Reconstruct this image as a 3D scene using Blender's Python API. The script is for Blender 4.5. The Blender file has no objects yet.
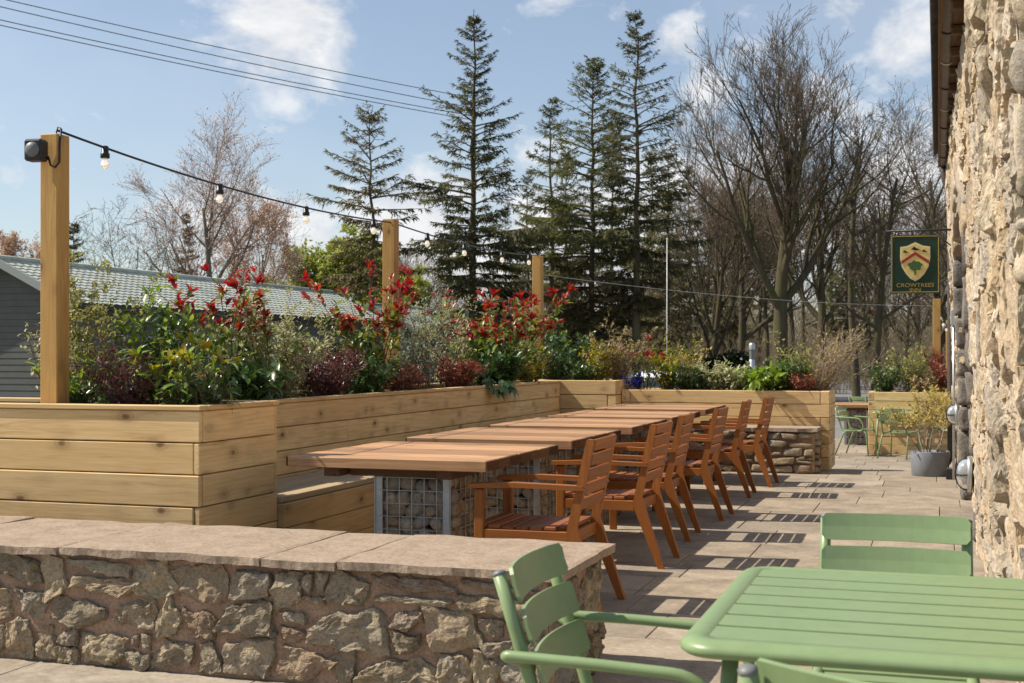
import bpy, math, random
import numpy as np
from mathutils import Vector, Matrix, noise

SC = bpy.context.scene
COL = SC.collection
R = math.radians
rnd = random.Random(7)

# ------------------------------------------------------------------ camera frame
CAM_H = 1.30
FOC = 1300.0
YAW = math.atan(426.0 / 1300.0)
CS, SN = math.cos(YAW), math.sin(YAW)

def at(x, d):
    """ground position seen in column x at distance d along the view"""
    r = (x - 512.0) / FOC
    return (d * (r * CS - SN), d * (r * SN + CS))

def zat(y, d):
    return CAM_H - d * (y - 355.0) / FOC

# ------------------------------------------------------------------ tagging
def tag(o, label=None, cat=None, group=None, kind=None):
    if label: o['label'] = label
    if cat: o['category'] = cat
    if group: o['group'] = group
    if kind: o['kind'] = kind
    return o

def thing(name, label, cat, loc=(0, 0, 0), rz=0.0, group=None):
    o = bpy.data.objects.new(name, None)
    COL.objects.link(o)
    o.location = loc
    o.rotation_euler = (0, 0, rz)
    o.empty_display_size = 0.1
    return tag(o, label, cat, group)

def copy_tree(o, parent=None):
    c = o.copy()
    COL.objects.link(c)
    if parent is not None:
        c.parent = parent
    for ch in list(o.children):
        copy_tree(ch, c)
    return c

def repeat(proto, loc, rz, label, group=None, scale=None):
    c = copy_tree(proto)
    c.location = loc
    c.rotation_euler = (0, 0, rz)
    c['label'] = label
    if group: c['group'] = group
    if scale is not None:
        c.scale = scale if hasattr(scale, '__len__') else (scale,) * 3
    return c

# ------------------------------------------------------------------ mesh building
class MB:
    def __init__(self):
        self.v, self.f, self.g, self.s = [], [], [], []
    def add(self, verts, faces, grain=None, smooth=False):
        b = len(self.v)
        self.v += [tuple(p) for p in verts]
        self.f += [tuple(i + b for i in q) for q in faces]
        if grain is None:
            grain = verts
        self.g += [tuple(p) for p in grain]
        self.s += [smooth] * len(faces)
    def box(self, c, s, rot=None, ch=0.004, axis=None, jit=0.0):
        """chamfered box, centre c, size s; grain runs along axis"""
        hx, hy, hz = s[0] / 2, s[1] / 2, s[2] / 2
        ch = min(ch, hx * .45, hy * .45, hz * .45)
        H = (hx, hy, hz)
        pts, idx = [], {}
        for sx in (-1, 1):
            for sy in (-1, 1):
                for sz in (-1, 1):
                    sg = (sx, sy, sz)
                    for a in range(3):      # vertex lying on the face of axis a
                        p = [sg[k] * (H[k] - (0 if k == a else ch)) for k in range(3)]
                        idx[(sg, a)] = len(pts)
                        pts.append(p)
        F = []
        for a in range(3):
            b, c2 = (a + 1) % 3, (a + 2) % 3
            for s0 in (-1, 1):
                q = []
                for (u, w) in ((-1, -1), (1, -1), (1, 1), (-1, 1)):
                    sg = [0, 0, 0]; sg[a] = s0; sg[b] = u; sg[c2] = w
                    q.append(idx[(tuple(sg), a)])
                F.append(q if s0 > 0 else q[::-1])
        for a in range(3):                  # edges along axis a
            b, c2 = (a + 1) % 3, (a + 2) % 3
            for u in (-1, 1):
                for w in (-1, 1):
                    lo = [0, 0, 0]; lo[a] = -1; lo[b] = u; lo[c2] = w
                    hi = list(lo); hi[a] = 1
                    lo, hi = tuple(lo), tuple(hi)
                    q = [idx[(lo, b)], idx[(hi, b)], idx[(hi, c2)], idx[(lo, c2)]]
                    F.append(q if u * w < 0 else q[::-1])
        for sx in (-1, 1):
            for sy in (-1, 1):
                for sz in (-1, 1):
                    sg = (sx, sy, sz)
                    q = [idx[(sg, 0)], idx[(sg, 1)], idx[(sg, 2)]]
                    F.append(q if sx * sy * sz > 0 else q[::-1])
        if axis is None:
            axis = max(range(3), key=lambda k: s[k])
        o = (rnd.uniform(0, 50), rnd.uniform(0, 50), rnd.uniform(0, 50))
        b, c2 = (axis + 1) % 3, (axis + 2) % 3
        G = [(p[axis] + o[0], p[b] + o[1], p[c2] + o[2]) for p in pts]
        M = rot if rot is not None else Matrix.Identity(3)
        cv = Vector(c)
        V = [cv + M @ Vector(p) for p in pts]
        self.add(V, F, G)
    def beam(self, p0, p1, w, h, up=(0, 0, 1), ch=0.003, ext=0.0):
        """rectangular bar from p0 to p1; w across, h along up"""
        p0, p1 = Vector(p0), Vector(p1)
        d = (p1 - p0); L = d.length + 2 * ext
        x = d.normalized()
        y = Vector(up).cross(x).normalized()
        z = x.cross(y)
        M = Matrix((x, y, z)).transposed()
        self.box((p0 + p1) / 2, (L, w, h), M, ch, 0)
    def tube(self, pts, r, n=8, cap=True, smooth=True, closed=False):
        pts = [Vector(p) for p in pts]
        m = len(pts)
        rs = r if hasattr(r, '__len__') else [r] * m
        V, F, G = [], [], []
        up = None
        acc = 0.0
        for i in range(m):
            if closed:
                t = (pts[(i + 1) % m] - pts[i - 1]).normalized()
            else:
                t = (pts[min(i + 1, m - 1)] - pts[max(i - 1, 0)]).normalized()
            if up is None:
                up = Vector((0, 0, 1)) if abs(t.z) < 0.9 else Vector((1, 0, 0))
            a = t.cross(up).normalized()
            up = a.cross(t).normalized()
            if i: acc += (pts[i] - pts[i - 1]).length
            for k in range(n):
                an = 2 * math.pi * k / n
                V.append(pts[i] + (a * math.cos(an) + up * math.sin(an)) * rs[i])
                G.append((acc, math.cos(an) * rs[i], math.sin(an) * rs[i]))
        rng = m if closed else m - 1
        for i in range(rng):
            j = (i + 1) % m
            for k in range(n):
                k2 = (k + 1) % n
                F.append((i * n + k2, i * n + k, j * n + k, j * n + k2))
        self.add(V, F, G, smooth)
        if cap and not closed:
            b = len(self.v)
            self.f.append(tuple(b - m * n + k for k in range(n)))
            self.f.append(tuple(b - n + k for k in reversed(range(n))))
            self.s += [False, False]
    def lathe(self, prof, c=(0, 0, 0), n=24, smooth=True, axis='Z'):
        V, F = [], []
        for (r, z) in prof:
            for k in range(n):
                a = 2 * math.pi * k / n
                p = (r * math.cos(a), r * math.sin(a), z)
                if axis == 'X': p = (p[2], p[0], p[1])
                if axis == 'Y': p = (p[1], p[2], p[0])
                V.append((p[0] + c[0], p[1] + c[1], p[2] + c[2]))
        for i in range(len(prof) - 1):
            for k in range(n):
                k2 = (k + 1) % n
                F.append((i * n + k, i * n + k2, (i + 1) * n + k2, (i + 1) * n + k))
        self.add(V, F, None, smooth)
    def prism(self, outline, y0, y1, fn, ch=0):
        """outline in 2D (a, b); fn(a, b, t) gives the 3D point at depth t"""
        n = len(outline)
        V = [fn(a, b, y0) for a, b in outline] + [fn(a, b, y1) for a, b in outline]
        F = [tuple(range(n - 1, -1, -1)), tuple(range(n, 2 * n))]
        for i in range(n):
            j = (i + 1) % n
            F.append((i, j, n + j, n + i))
        self.add(V, F)
    def build(self, name, mat, parent=None, loc=None):
        me = bpy.data.meshes.new(name)
        me.from_pydata(self.v, [], self.f)
        me.polygons.foreach_set('use_smooth', np.array(self.s, dtype=bool))
        at_ = me.attributes.new('grain', 'FLOAT_VECTOR', 'POINT')
        at_.data.foreach_set('vector', np.array(self.g, dtype=np.float32).ravel())
        me.materials.append(mat)
        me.update()
        o = bpy.data.objects.new(name, me)
        COL.objects.link(o)
        if parent is not None: o.parent = parent
        if loc is not None: o.location = loc
        return o

def np_mesh(name, V, F, mat, parent=None, smooth=False, loc=None):
    """mesh from arrays; F has rows of 3 or 4 indices"""
    me = bpy.data.meshes.new(name)
    V = np.asarray(V, dtype=np.float32); F = np.asarray(F, dtype=np.int32)
    k = F.shape[1]
    me.vertices.add(len(V)); me.vertices.foreach_set('co', V.ravel())
    me.loops.add(F.size); me.loops.foreach_set('vertex_index', F.ravel())
    me.polygons.add(len(F))
    me.polygons.foreach_set('loop_start', np.arange(0, F.size, k, dtype=np.int32))
    me.polygons.foreach_set('loop_total', np.full(len(F), k, dtype=np.int32))
    if smooth: me.polygons.foreach_set('use_smooth', np.ones(len(F), dtype=bool))
    me.materials.append(mat)
    me.update(calc_edges=True)
    me.validate()
    o = bpy.data.objects.new(name, me)
    COL.objects.link(o)
    if parent is not None: o.parent = parent
    if loc is not None: o.location = loc
    return o

def segs_mesh(name, P0, P1, R0, R1, mat, parent=None, n=3, loc=None):
    """many tapered twigs as n-sided prisms"""
    P0, P1 = np.asarray(P0, float), np.asarray(P1, float)
    R0, R1 = np.asarray(R0, float), np.asarray(R1, float)
    D = P1 - P0
    D /= np.linalg.norm(D, axis=1)[:, None] + 1e-9
    ref = np.where(np.abs(D[:, 2:3]) < 0.9, np.array([[0, 0, 1.]]), np.array([[1., 0, 0]]))
    A = np.cross(D, ref); A /= np.linalg.norm(A, axis=1)[:, None] + 1e-9
    B = np.cross(D, A)
    N = len(P0)
    V = np.zeros((N, 2, n, 3))
    for k in range(n):
        a = 2 * math.pi * k / n
        off = A * math.cos(a) + B * math.sin(a)
        V[:, 0, k] = P0 + off * R0[:, None]
        V[:, 1, k] = P1 + off * R1[:, None]
    base = np.arange(N)[:, None] * (2 * n)
    F = []
    for k in range(n):
        k2 = (k + 1) % n
        F.append(np.concatenate([base + k, base + k2, base + n + k2, base + n + k], axis=1))
    return np_mesh(name, V.reshape(-1, 3), np.concatenate(F), mat, parent, True, loc)

def leaves_mesh(name, P, D, U, L, W, mat, parent=None, fold=0.25, bend=0.25, loc=None, simple=False):
    """leaf blades: base P, direction D, up U, length L, width W"""
    P, D, U = (np.asarray(a, float) for a in (P, D, U))
    L, W = np.asarray(L, float), np.asarray(W, float)
    D = D / (np.linalg.norm(D, axis=1)[:, None] + 1e-9)
    S = np.cross(D, U); S /= np.linalg.norm(S, axis=1)[:, None] + 1e-9
    U = np.cross(S, D)
    N = len(P)
    if simple:
        tpl = [(0, 0, 0), (.45, .5, 1), (1, 0, 0), (.45, -.5, 1)]
        fc = [(0, 1, 2, 3)]
    else:
        tpl = [(0, 0, 0), (.3, .45, 1), (.68, .38, 1), (1, 0, 0), (.68, -.38, 1), (.3, -.45, 1), (.3, 0, 0), (.68, 0, 0)]
        fc = [(0, 6, 1, 1), (6, 7, 2, 1), (7, 3, 2, 2), (0, 5, 6, 6), (5, 4, 7, 6), (4, 3, 7, 7)]
    V = np.zeros((N, len(tpl), 3))
    for i, (a, b, c) in enumerate(tpl):
        V[:, i] = P + D * (a * L)[:, None] + S * (b * W)[:, None] + U * (c * fold * W * .5 - bend * a * a * L)[:, None]
    base = np.arange(N)[:, None] * len(tpl)
    if simple:
        F = np.concatenate([base + np.array([fc[0]])], axis=0)
        return np_mesh(name, V.reshape(-1, 3), F, mat, parent, False, loc)
    tris = [(0, 6, 1), (6, 7, 2), (6, 2, 1), (7, 3, 2), (0, 5, 6), (5, 4, 7), (5, 7, 6), (4, 3, 7)]
    F = np.concatenate([base + np.array([t]) for t in tris], axis=0)
    return np_mesh(name, V.reshape(-1, 3), F, mat, parent, True, loc)

# a welded cube grid used for every rock
def _rock_tpl(n):
    ids, V, F = {}, [], []
    def vid(p):
        if p not in ids:
            ids[p] = len(V)
            V.append([2.0 * c / n - 1 for c in p])
        return ids[p]
    for a in range(3):
        b, c = (a + 1) % 3, (a + 2) % 3
        for side in (0, n):
            for i in range(n):
                for j in range(n):
                    q = []
                    for (di, dj) in ((0, 0), (1, 0), (1, 1), (0, 1)):
                        p = [0, 0, 0]; p[a] = side; p[b] = i + di; p[c] = j + dj
                        q.append(vid(tuple(p)))
                    F.append(tuple(q) if side else tuple(q[::-1]))
    return np.array(V), F
ROCK = {n: _rock_tpl(n) for n in (3, 4, 6, 8, 14)}

def rock(mb, c, half, rot=None, rough=0.12, k=0.45, n=4, smooth=True, warp=0.0):
    """irregular stone; k blends a block (0) into a boulder (1)"""
    T, F = ROCK[n]
    ln = np.linalg.norm(T, axis=1)[:, None]
    q = T * (1 - k) + T / ln * k * 1.15
    o = Vector((rnd.uniform(-99, 99), rnd.uniform(-99, 99), rnd.uniform(-99, 99)))
    V = []
    h = Vector(half)
    m = min(half)
    cv = Vector(c)
    wa, wb, wc, wd = (rnd.uniform(-warp, warp) for _ in range(4))
    for p in q:
        pv = Vector((p[0] * (1 + wa * p[2]) + wc * p[2], p[1], p[2] * (1 + wb * p[0]) + wd * p[0] * .6))
        w = Vector((pv.x * h.x, pv.y * h.y, pv.z * h.z))
        s = w / (m * 1.6)
        d = noise.noise_vector(s * 0.9 + o) * (rough * m * 1.1) + noise.noise_vector(s * 2.6 + o) * (rough * m * .45)
        if n > 6: d = d + noise.noise_vector(s * 6.5 + o) * (rough * m * .26)
        w = w + d
        if rot is not None: w = rot @ w
        V.append(cv + w)
    mb.add(V, F, None, smooth)
# ------------------------------------------------------------------ materials
def new_mat(name):
    m = bpy.data.materials.new(name)
    m.use_nodes = True
    nt = m.node_tree
    b = nt.nodes['Principled BSDF']
    return m, nt, b

def N(nt, typ, **kw):
    n = nt.nodes.new(typ)
    for k, v in kw.items():
        if k.startswith('i_'):
            n.inputs[k[2:]].default_value = v
        else:
            setattr(n, k, v)
    return n

def ramp(nt, fac, stops, interp='LINEAR'):
    r = nt.nodes.new('ShaderNodeValToRGB')
    r.color_ramp.interpolation = interp
    e = r.color_ramp.elements
    while len(e) < len(stops): e.new(0.5)
    for i, (p, c) in enumerate(stops):
        e[i].position = p
        e[i].color = (c[0], c[1], c[2], 1) if hasattr(c, '__len__') else (c, c, c, 1)
    nt.links.new(fac, r.inputs[0])
    return r.outputs[0]

def mix(nt, fac, a, b, mode='MIX'):
    n = nt.nodes.new('ShaderNodeMix')
    n.data_type = 'RGBA'; n.blend_type = mode
    for s, v in ((0, fac), (6, a), (7, b)):
        if hasattr(v, 'links') or hasattr(v, 'is_linked'):
            nt.links.new(v, n.inputs[s])
        else:
            n.inputs[s].default_value = v if s == 0 else ((v[0], v[1], v[2], 1) if hasattr(v, '__len__') else (v, v, v, 1))
    return n.outputs[2]

def math_(nt, op, a, b=0.0, clamp=False):
    n = nt.nodes.new('ShaderNodeMath'); n.operation = op; n.use_clamp = clamp
    for i, v in enumerate((a, b)):
        if hasattr(v, 'is_linked'): nt.links.new(v, n.inputs[i])
        else: n.inputs[i].default_value = v
    return n.outputs[0]

def mapped(nt, src, scale):
    m = nt.nodes.new('ShaderNodeMapping')
    m.inputs['Scale'].default_value = scale
    nt.links.new(src, m.inputs['Vector'])
    return m.outputs[0]

def noise_(nt, vec, scale, detail=4, rough=0.55, dist=0.0):
    n = N(nt, 'ShaderNodeTexNoise')
    n.inputs['Scale'].default_value = scale
    n.inputs['Detail'].default_value = detail
    n.inputs['Roughness'].default_value = rough
    n.inputs['Distortion'].default_value = dist
    nt.links.new(vec, n.inputs['Vector'])
    return n.outputs['Fac']

def bump(nt, b, h, strength=0.3, dist=0.01):
    n = N(nt, 'ShaderNodeBump')
    n.inputs['Strength'].default_value = strength
    n.inputs['Distance'].default_value = dist
    nt.links.new(h, n.inputs['Height'])
    nt.links.new(n.outputs[0], b.inputs['Normal'])

def island(nt):
    return N(nt, 'ShaderNodeNewGeometry').outputs['Random Per Island']

def wood(name, light, dark, rough=0.6, knots=0.0, knot_col=(.12, .05, .02), var=0.35, stain=0.0, stain_col=(.1, .07, .05), bm=0.25, spec=0.3):
    m, nt, b = new_mat(name)
    a = N(nt, 'ShaderNodeAttribute', attribute_name='grain').outputs['Vector']
    g1 = noise_(nt, mapped(nt, a, (1.3, 24, 24)), 1.0, 6, .65, 1.6)
    g2 = noise_(nt, mapped(nt, a, (4.0, 130, 130)), 1.0, 3, .7)
    f = math_(nt, 'ADD', math_(nt, 'MULTIPLY', g1, .72), math_(nt, 'MULTIPLY', g2, .36))
    c = ramp(nt, f, [(.37, dark), (.5, [(x * .62 + y * .38) for x, y in zip(light, dark)]), (.62, light)])
    ri = island(nt)
    c = mix(nt, 1.0, c, ramp(nt, ri, [(0, 1 - var), (.5, 1.0), (1, 1 + var * .35)]), 'MULTIPLY')
    c = mix(nt, 1.0, c, ramp(nt, N(nt, 'ShaderNodeObjectInfo').outputs['Random'], [(0, .86), (1, 1.1)]), 'MULTIPLY')
    # slow change of tone along each board
    t = noise_(nt, mapped(nt, a, (.7, 2.2, 2.2)), 1.0, 3)
    c = mix(nt, ramp(nt, t, [(.4, 0), (.7, .55)]), c, [x * .72 for x in light[:1]] + [light[1] * .64, light[2] * .5])
    if knots:
        vv = N(nt, 'ShaderNodeTexVoronoi')
        vv.inputs['Scale'].default_value = 1.0
        wob = N(nt, 'ShaderNodeTexNoise'); wob.inputs['Scale'].default_value = 6.0
        nt.links.new(a, wob.inputs['Vector'])
        av = N(nt, 'ShaderNodeVectorMath', operation='MULTIPLY_ADD')
        nt.links.new(wob.outputs['Color'], av.inputs[0])
        av.inputs[1].default_value = (.035, .025, .025)
        nt.links.new(a, av.inputs[2])
        nt.links.new(mapped(nt, av.outputs[0], (3.8, 6.4, 6.4)), vv.inputs['Vector'])
        kf = ramp(nt, vv.outputs['Distance'], [(0.02, .98), (.10, .80 * knots), (.13, .34 * knots), (.18, .42 * knots), (.24, .16 * knots), (.44, 0)])
        c = mix(nt, kf, c, knot_col)
    if stain:
        s = noise_(nt, mapped(nt, a, (2.0, 5, 5)), 1.0, 6, .7)
        c = mix(nt, ramp(nt, s, [(.58, 0), (.74, stain)]), c, stain_col)
    nt.links.new(c, b.inputs['Base Color'])
    b.inputs['Roughness'].default_value = rough
    b.inputs['Specular IOR Level'].default_value = spec
    bump(nt, b, f, bm, .004)
    return m

def stone(name, cols, scale=1.0, rough=0.9, bm=0.6, bdist=0.02, lichen=None, per_island=True, dark=.5):
    m, nt, b = new_mat(name)
    tc = N(nt, 'ShaderNodeTexCoord').outputs['Object']
    n1 = noise_(nt, tc, 5 * scale, 6, .65, .4)
    n2 = noise_(nt, tc, 38 * scale, 5, .7)
    n3 = noise_(nt, tc, 1.7 * scale, 3)
    if per_island:
        k = math_(nt, 'ADD', math_(nt, 'MULTIPLY', island(nt), .72), math_(nt, 'MULTIPLY', n1, .36))
    else:
        k = math_(nt, 'ADD', math_(nt, 'MULTIPLY', n3, .6), math_(nt, 'MULTIPLY', n1, .4))
    c = ramp(nt, k, [(.1 + .8 * i / max(1, len(cols) - 1), x) for i, x in enumerate(cols)])
    c = mix(nt, 1.0, c, ramp(nt, n2, [(.3, dark), (.5, .95), (.75, 1.2)]), 'MULTIPLY')
    c = mix(nt, 1.0, c, ramp(nt, n1, [(.3, .7), (.6, 1.08)]), 'MULTIPLY')
    if lichen:
        l = noise_(nt, tc, 9 * scale, 6, .75)
        c = mix(nt, ramp(nt, l, [(.56, 0), (.68, .75)]), c, lichen)
    nt.links.new(c, b.inputs['Base Color'])
    b.inputs['Roughness'].default_value = rough
    b.inputs['Specular IOR Level'].default_value = .2
    h = math_(nt, 'ADD', math_(nt, 'MULTIPLY', n1, .7), math_(nt, 'MULTIPLY', n2, .4))
    bump(nt, b, h, bm, bdist)
    return m

def paint(name, col, rough=0.4, var=.06, bm=0.0, spec=.4, metallic=0.0, scale=30, dirt=None):
    m, nt, b = new_mat(name)
    tc = N(nt, 'ShaderNodeTexCoord').outputs['Object']
    n = noise_(nt, tc, scale, 4)
    c = mix(nt, 1.0, col, ramp(nt, n, [(.3, 1 - var), (.7, 1 + var)]), 'MULTIPLY')
    if dirt:
        d = noise_(nt, tc, 5, 6, .7)
        c = mix(nt, ramp(nt, d, [(.5, 0), (.75, .5)]), c, dirt)
    nt.links.new(c, b.inputs['Base Color'])
    b.inputs['Roughness'].default_value = rough
    b.inputs['Specular IOR Level'].default_value = spec
    b.inputs['Metallic'].default_value = metallic
    nt.links.new(math_(nt, 'ADD', math_(nt, 'MULTIPLY', noise_(nt, tc, 7, 4), .16), rough - .08), b.inputs['Roughness'])
    if bm: bump(nt, b, noise_(nt, tc, 180, 2), bm, .001)
    return m

def leaf(name, cols, rough=.42, trans=.3, spec=.35):
    m, nt, b = new_mat(name)
    ri = island(nt)
    tc = N(nt, 'ShaderNodeTexCoord').outputs['Object']
    n = noise_(nt, tc, 9, 3)
    k = math_(nt, 'ADD', math_(nt, 'MULTIPLY', ri, .8), math_(nt, 'MULTIPLY', math_(nt, 'SUBTRACT', n, .4), .8))
    st = [(i / max(1, len(cols) - 1), c) for i, c in enumerate(cols)]
    c = ramp(nt, k, st)
    nt.links.new(c, b.inputs['Base Color'])
    b.inputs['Roughness'].default_value = rough
    b.inputs['Specular IOR Level'].default_value = spec
    t = N(nt, 'ShaderNodeBsdfTranslucent')
    hs = N(nt, 'ShaderNodeHueSaturation')
    hs.inputs['Saturation'].default_value = 1.15; hs.inputs['Value'].default_value = 1.5
    nt.links.new(c, hs.inputs['Color']); nt.links.new(hs.outputs[0], t.inputs['Color'])
    mx = N(nt, 'ShaderNodeMixShader'); mx.inputs[0].default_value = trans
    nt.links.new(b.outputs[0], mx.inputs[1]); nt.links.new(t.outputs[0], mx.inputs[2])
    out = [x for x in nt.nodes if x.type == 'OUTPUT_MATERIAL'][0]
    nt.links.new(mx.outputs[0], out.inputs['Surface'])
    return m

def bark(name, cols, moss=None):
    m, nt, b = new_mat(name)
    tc = N(nt, 'ShaderNodeTexCoord').outputs['Object']
    n1 = noise_(nt, mapped(nt, tc, (6, 6, 1.2)), 1.0, 5, .65)
    c = ramp(nt, n1, [(.3, cols[0]), (.7, cols[1])])
    if moss:
        n2 = noise_(nt, tc, .9, 5, .7)
        c = mix(nt, ramp(nt, n2, [(.46, 0), (.62, .8)]), c, moss)
    nt.links.new(c, b.inputs['Base Color'])
    b.inputs['Roughness'].default_value = .95
    b.inputs['Specular IOR Level'].default_value = .1
    bump(nt, b, n1, .5, .03)
    return m

M = {}
M['sleeper'] = wood('pressure_treated_sleeper', (.84, .60, .305), (.53, .335, .135), .75, knots=.8, knot_col=(.13, .055, .02), var=.25, stain=.35, stain_col=(.2, .13, .08))
M['post'] = wood('treated_post', (.55, .33, .11), (.36, .19, .055), .7, knots=.7, var=.1)
M['teak'] = wood('oiled_hardwood', (.355, .128, .032), (.175, .054, .013), .5, var=.3, bm=.12, spec=.22)
M['teak_seat'] = wood('oiled_hardwood_seat', (.34, .125, .045), (.17, .058, .02), .5, var=.3, bm=.12, spec=.22)
M['tabletop'] = wood('weathered_tabletop', (.54, .315, .165), (.26, .125, .055), .6, knots=.6, var=.45, stain=.25, stain_col=(.2, .09, .05), bm=.2)
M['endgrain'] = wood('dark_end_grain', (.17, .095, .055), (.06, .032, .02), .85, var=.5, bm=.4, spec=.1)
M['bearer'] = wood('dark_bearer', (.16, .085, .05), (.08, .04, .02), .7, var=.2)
M['bench'] = wood('bench_boards', (.54, .42, .27), (.36, .26, .15), .65, knots=.5, var=.2, stain=.3, stain_col=(.22, .17, .12))
M['rubble'] = stone('wall_rubble', [(.20, .155, .105), (.42, .325, .205), (.44, .365, .265), (.30, .24, .165), (.52, .42, .275), (.33, .225, .155), (.38, .325, .25), (.47, .365, .235)], 2.2, bm=1.0, bdist=.035, lichen=(.42, .38, .3))
M['mortar'] = stone('pink_mortar', [(.33, .205, .135), (.43, .285, .195), (.37, .24, .16)], 2.5, bm=.8, bdist=.012, per_island=False)
M['coping'] = stone('coping_flag', [(.38, .275, .195), (.45, .335, .24), (.35, .27, .20), (.42, .315, .225)], 1.6, bm=.9, bdist=.014, dark=.66, lichen=(.34, .27, .20))
M['flag'] = stone('sandstone_flag', [(.29, .24, .185), (.345, .285, .22), (.265, .225, .18), (.32, .26, .195), (.36, .305, .24)], .8, bm=.3, bdist=.008, dark=.78)
M['joint'] = stone('flag_joint', [(.27, .215, .165), (.32, .255, .2)], 2, per_island=False, bm=.4)
M['sandstone'] = stone('cream_rubble', [(.52, .415, .29), (.59, .49, .37), (.47, .35, .22), (.57, .49, .39), (.51, .39, .25), (.42, .365, .30), (.33, .285, .23)], 1.7, bm=.85, bdist=.03, lichen=(.66, .55, .42), dark=.62)
M['quoin'] = stone('weathered_quoin', [(.44, .36, .25), (.58, .44, .27), (.50, .42, .31), (.36, .31, .24), (.60, .50, .36)], 1.5, bm=1.0, bdist=.04, lichen=(.27, .25, .20), dark=.55)
M['lime'] = stone('lime_mortar', [(.60, .49, .36), (.70, .58, .44), (.58, .44, .3)], 2.2, bm=.8, bdist=.02, per_island=False)
M['jamb'] = stone('grey_jamb_stone', [(.17, .155, .14), (.25, .225, .2), (.2, .18, .15)], 1.6, bm=.9, bdist=.03)
M['pebble'] = stone('gabion_cobble', [(.20, .17, .14), (.36, .29, .21), (.26, .24, .21), (.44, .36, .26), (.33, .23, .15)], 1.4, bm=.4)
M['galv'] = paint('galvanised_steel', (.46, .48, .49), .42, .12, metallic=.75, scale=14)
M['green'] = paint('sage_green_powdercoat', (.21, .29, .135), .38, .05, bm=.05, spec=.42, dirt=(.245, .31, .17))
M['cap'] = paint('grey_plastic_cap', (.16, .17, .17), .45)
M['black'] = paint('black_plastic', (.02, .021, .024), .4)
M['iron'] = paint('black_iron', (.022, .02, .02), .5, .2)
M['rust'] = paint('weathered_gutter', (.085, .07, .062), .5, .3, dirt=(.14, .08, .05))
M['soil'] = stone('dark_compost', [(.02, .014, .01), (.05, .035, .024)], 6, per_island=False, bm=.9, bdist=.03)
M['clad'] = paint('grey_green_cladding', (.10, .107, .098), .7, .1, scale=4)
M['trim'] = paint('pale_grey_trim', (.30, .33, .32), .55, .08)
M['rooftile'] = paint('pale_green_roof_tile', (.43, .45, .39), .8, .18, scale=3, dirt=(.30, .32, .27))
M['glass_dark'] = paint('dark_window', (.025, .03, .035), .08, .05, spec=.6)
M['white'] = paint('white_paint', (.78, .79, .79), .3, .03)
M['tyre'] = paint('tyre_rubber', (.02, .02, .02), .8)
M['greypot'] = paint('grey_fibre_pot', (.20, .215, .24), .75, .1, bm=.2, scale=12)
M['signgreen'] = paint('sign_green', (.012, .042, .028), .4, .1, dirt=(.03, .06, .045))
M['gold'] = paint('gold_paint', (.42, .31, .08), .4)
M['goldpale'] = paint('pale_gold', (.70, .57, .22), .5, .1)
M['signcream'] = paint('cream_paint', (.74, .66, .44), .5)
M['signred'] = paint('red_paint', (.33, .03, .025), .5)
M['signleaf'] = paint('leaf_green_paint', (.06, .13, .04), .5)
M['doorwood'] = wood('brown_door', (.17, .09, .045), (.1, .05, .025), .6, var=.2)
M['soffit'] = wood('soffit_boards', (.17, .10, .055), (.08, .045, .025), .8, var=.35, stain=.6)
M['slate'] = stone('roof_slate', [(.10, .10, .11), (.15, .14, .14)], 1.5)
M['bark'] = bark('mossy_bark', [(.05, .038, .027), (.115, .09, .064)], (.085, .09, .034))
M['barkgrey'] = bark('grey_bark', [(.14, .115, .095), (.27, .225, .185)])
M['twig'] = bark('brown_twig', [(.12, .09, .068), (.21, .16, .12)])
M['twigpink'] = bark('pink_twig', [(.22, .15, .125), (.36, .25, .21)])
M['cbark'] = bark('spruce_bark', [(.075, .058, .042), (.16, .125, .09)], (.11, .115, .05))
M['needle'] = leaf('spruce_needles', [(.055, .066, .034), (.095, .104, .046), (.14, .138, .058), (.12, .105, .05)], .6, .25, .2)
M['needle2'] = leaf('yellow_spruce_needles', [(.08, .10, .035), (.14, .155, .05), (.19, .19, .065)], .6, .25, .2)
M['needle3'] = leaf('brown_spruce_needles', [(.085, .09, .042), (.15, .13, .055), (.19, .145, .07)], .6, .2, .2)
M['bud'] = leaf('pink_buds', [(.42, .27, .21), (.54, .38, .30), (.48, .36, .22)], .6, .3)
M['budbrown'] = leaf('brown_buds', [(.2, .13, .09), (.3, .2, .13)], .6, .3)
M['fresh'] = leaf('fresh_green_leaves', [(.22, .26, .07), (.33, .36, .10), (.42, .42, .15)], .5, .35)
M['stem'] = bark('plant_stem', [(.10, .075, .045), (.2, .155, .1)])
M['palestem'] = bark('pale_twig', [(.26, .2, .155), (.4, .32, .26)])
M['l_red'] = leaf('red_new_leaves', [(.21, .018, .026), (.31, .032, .040), (.36, .065, .055), (.30, .10, .05)], .32, .35)
M['l_photinia'] = leaf('bronze_green_leaves', [(0.0875, 0.138, 0.035), (0.175, 0.25, 0.0562), (0.275, 0.325, 0.0813), (0.325, 0.2, 0.0688)], .32, .25)
M['l_purple'] = leaf('dark_purple_leaves', [(0.0625, 0.025, 0.03), (0.125, 0.04, 0.0475), (0.225, 0.0875, 0.0875), (0.1, 0.0562, 0.0413)], .35, .15)
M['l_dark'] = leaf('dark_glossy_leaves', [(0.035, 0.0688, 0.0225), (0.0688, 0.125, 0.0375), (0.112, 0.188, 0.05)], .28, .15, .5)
M['l_bright'] = leaf('bright_green_leaves', [(0.112, 0.188, 0.0312), (0.213, 0.312, 0.0562), (0.35, 0.425, 0.1)], .35, .3)
M['l_yellow'] = leaf('yellow_green_leaves', [(.13, .16, .025), (.26, .26, .04), (.40, .34, .05), (.42, .2, .04)], .4, .35)
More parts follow.
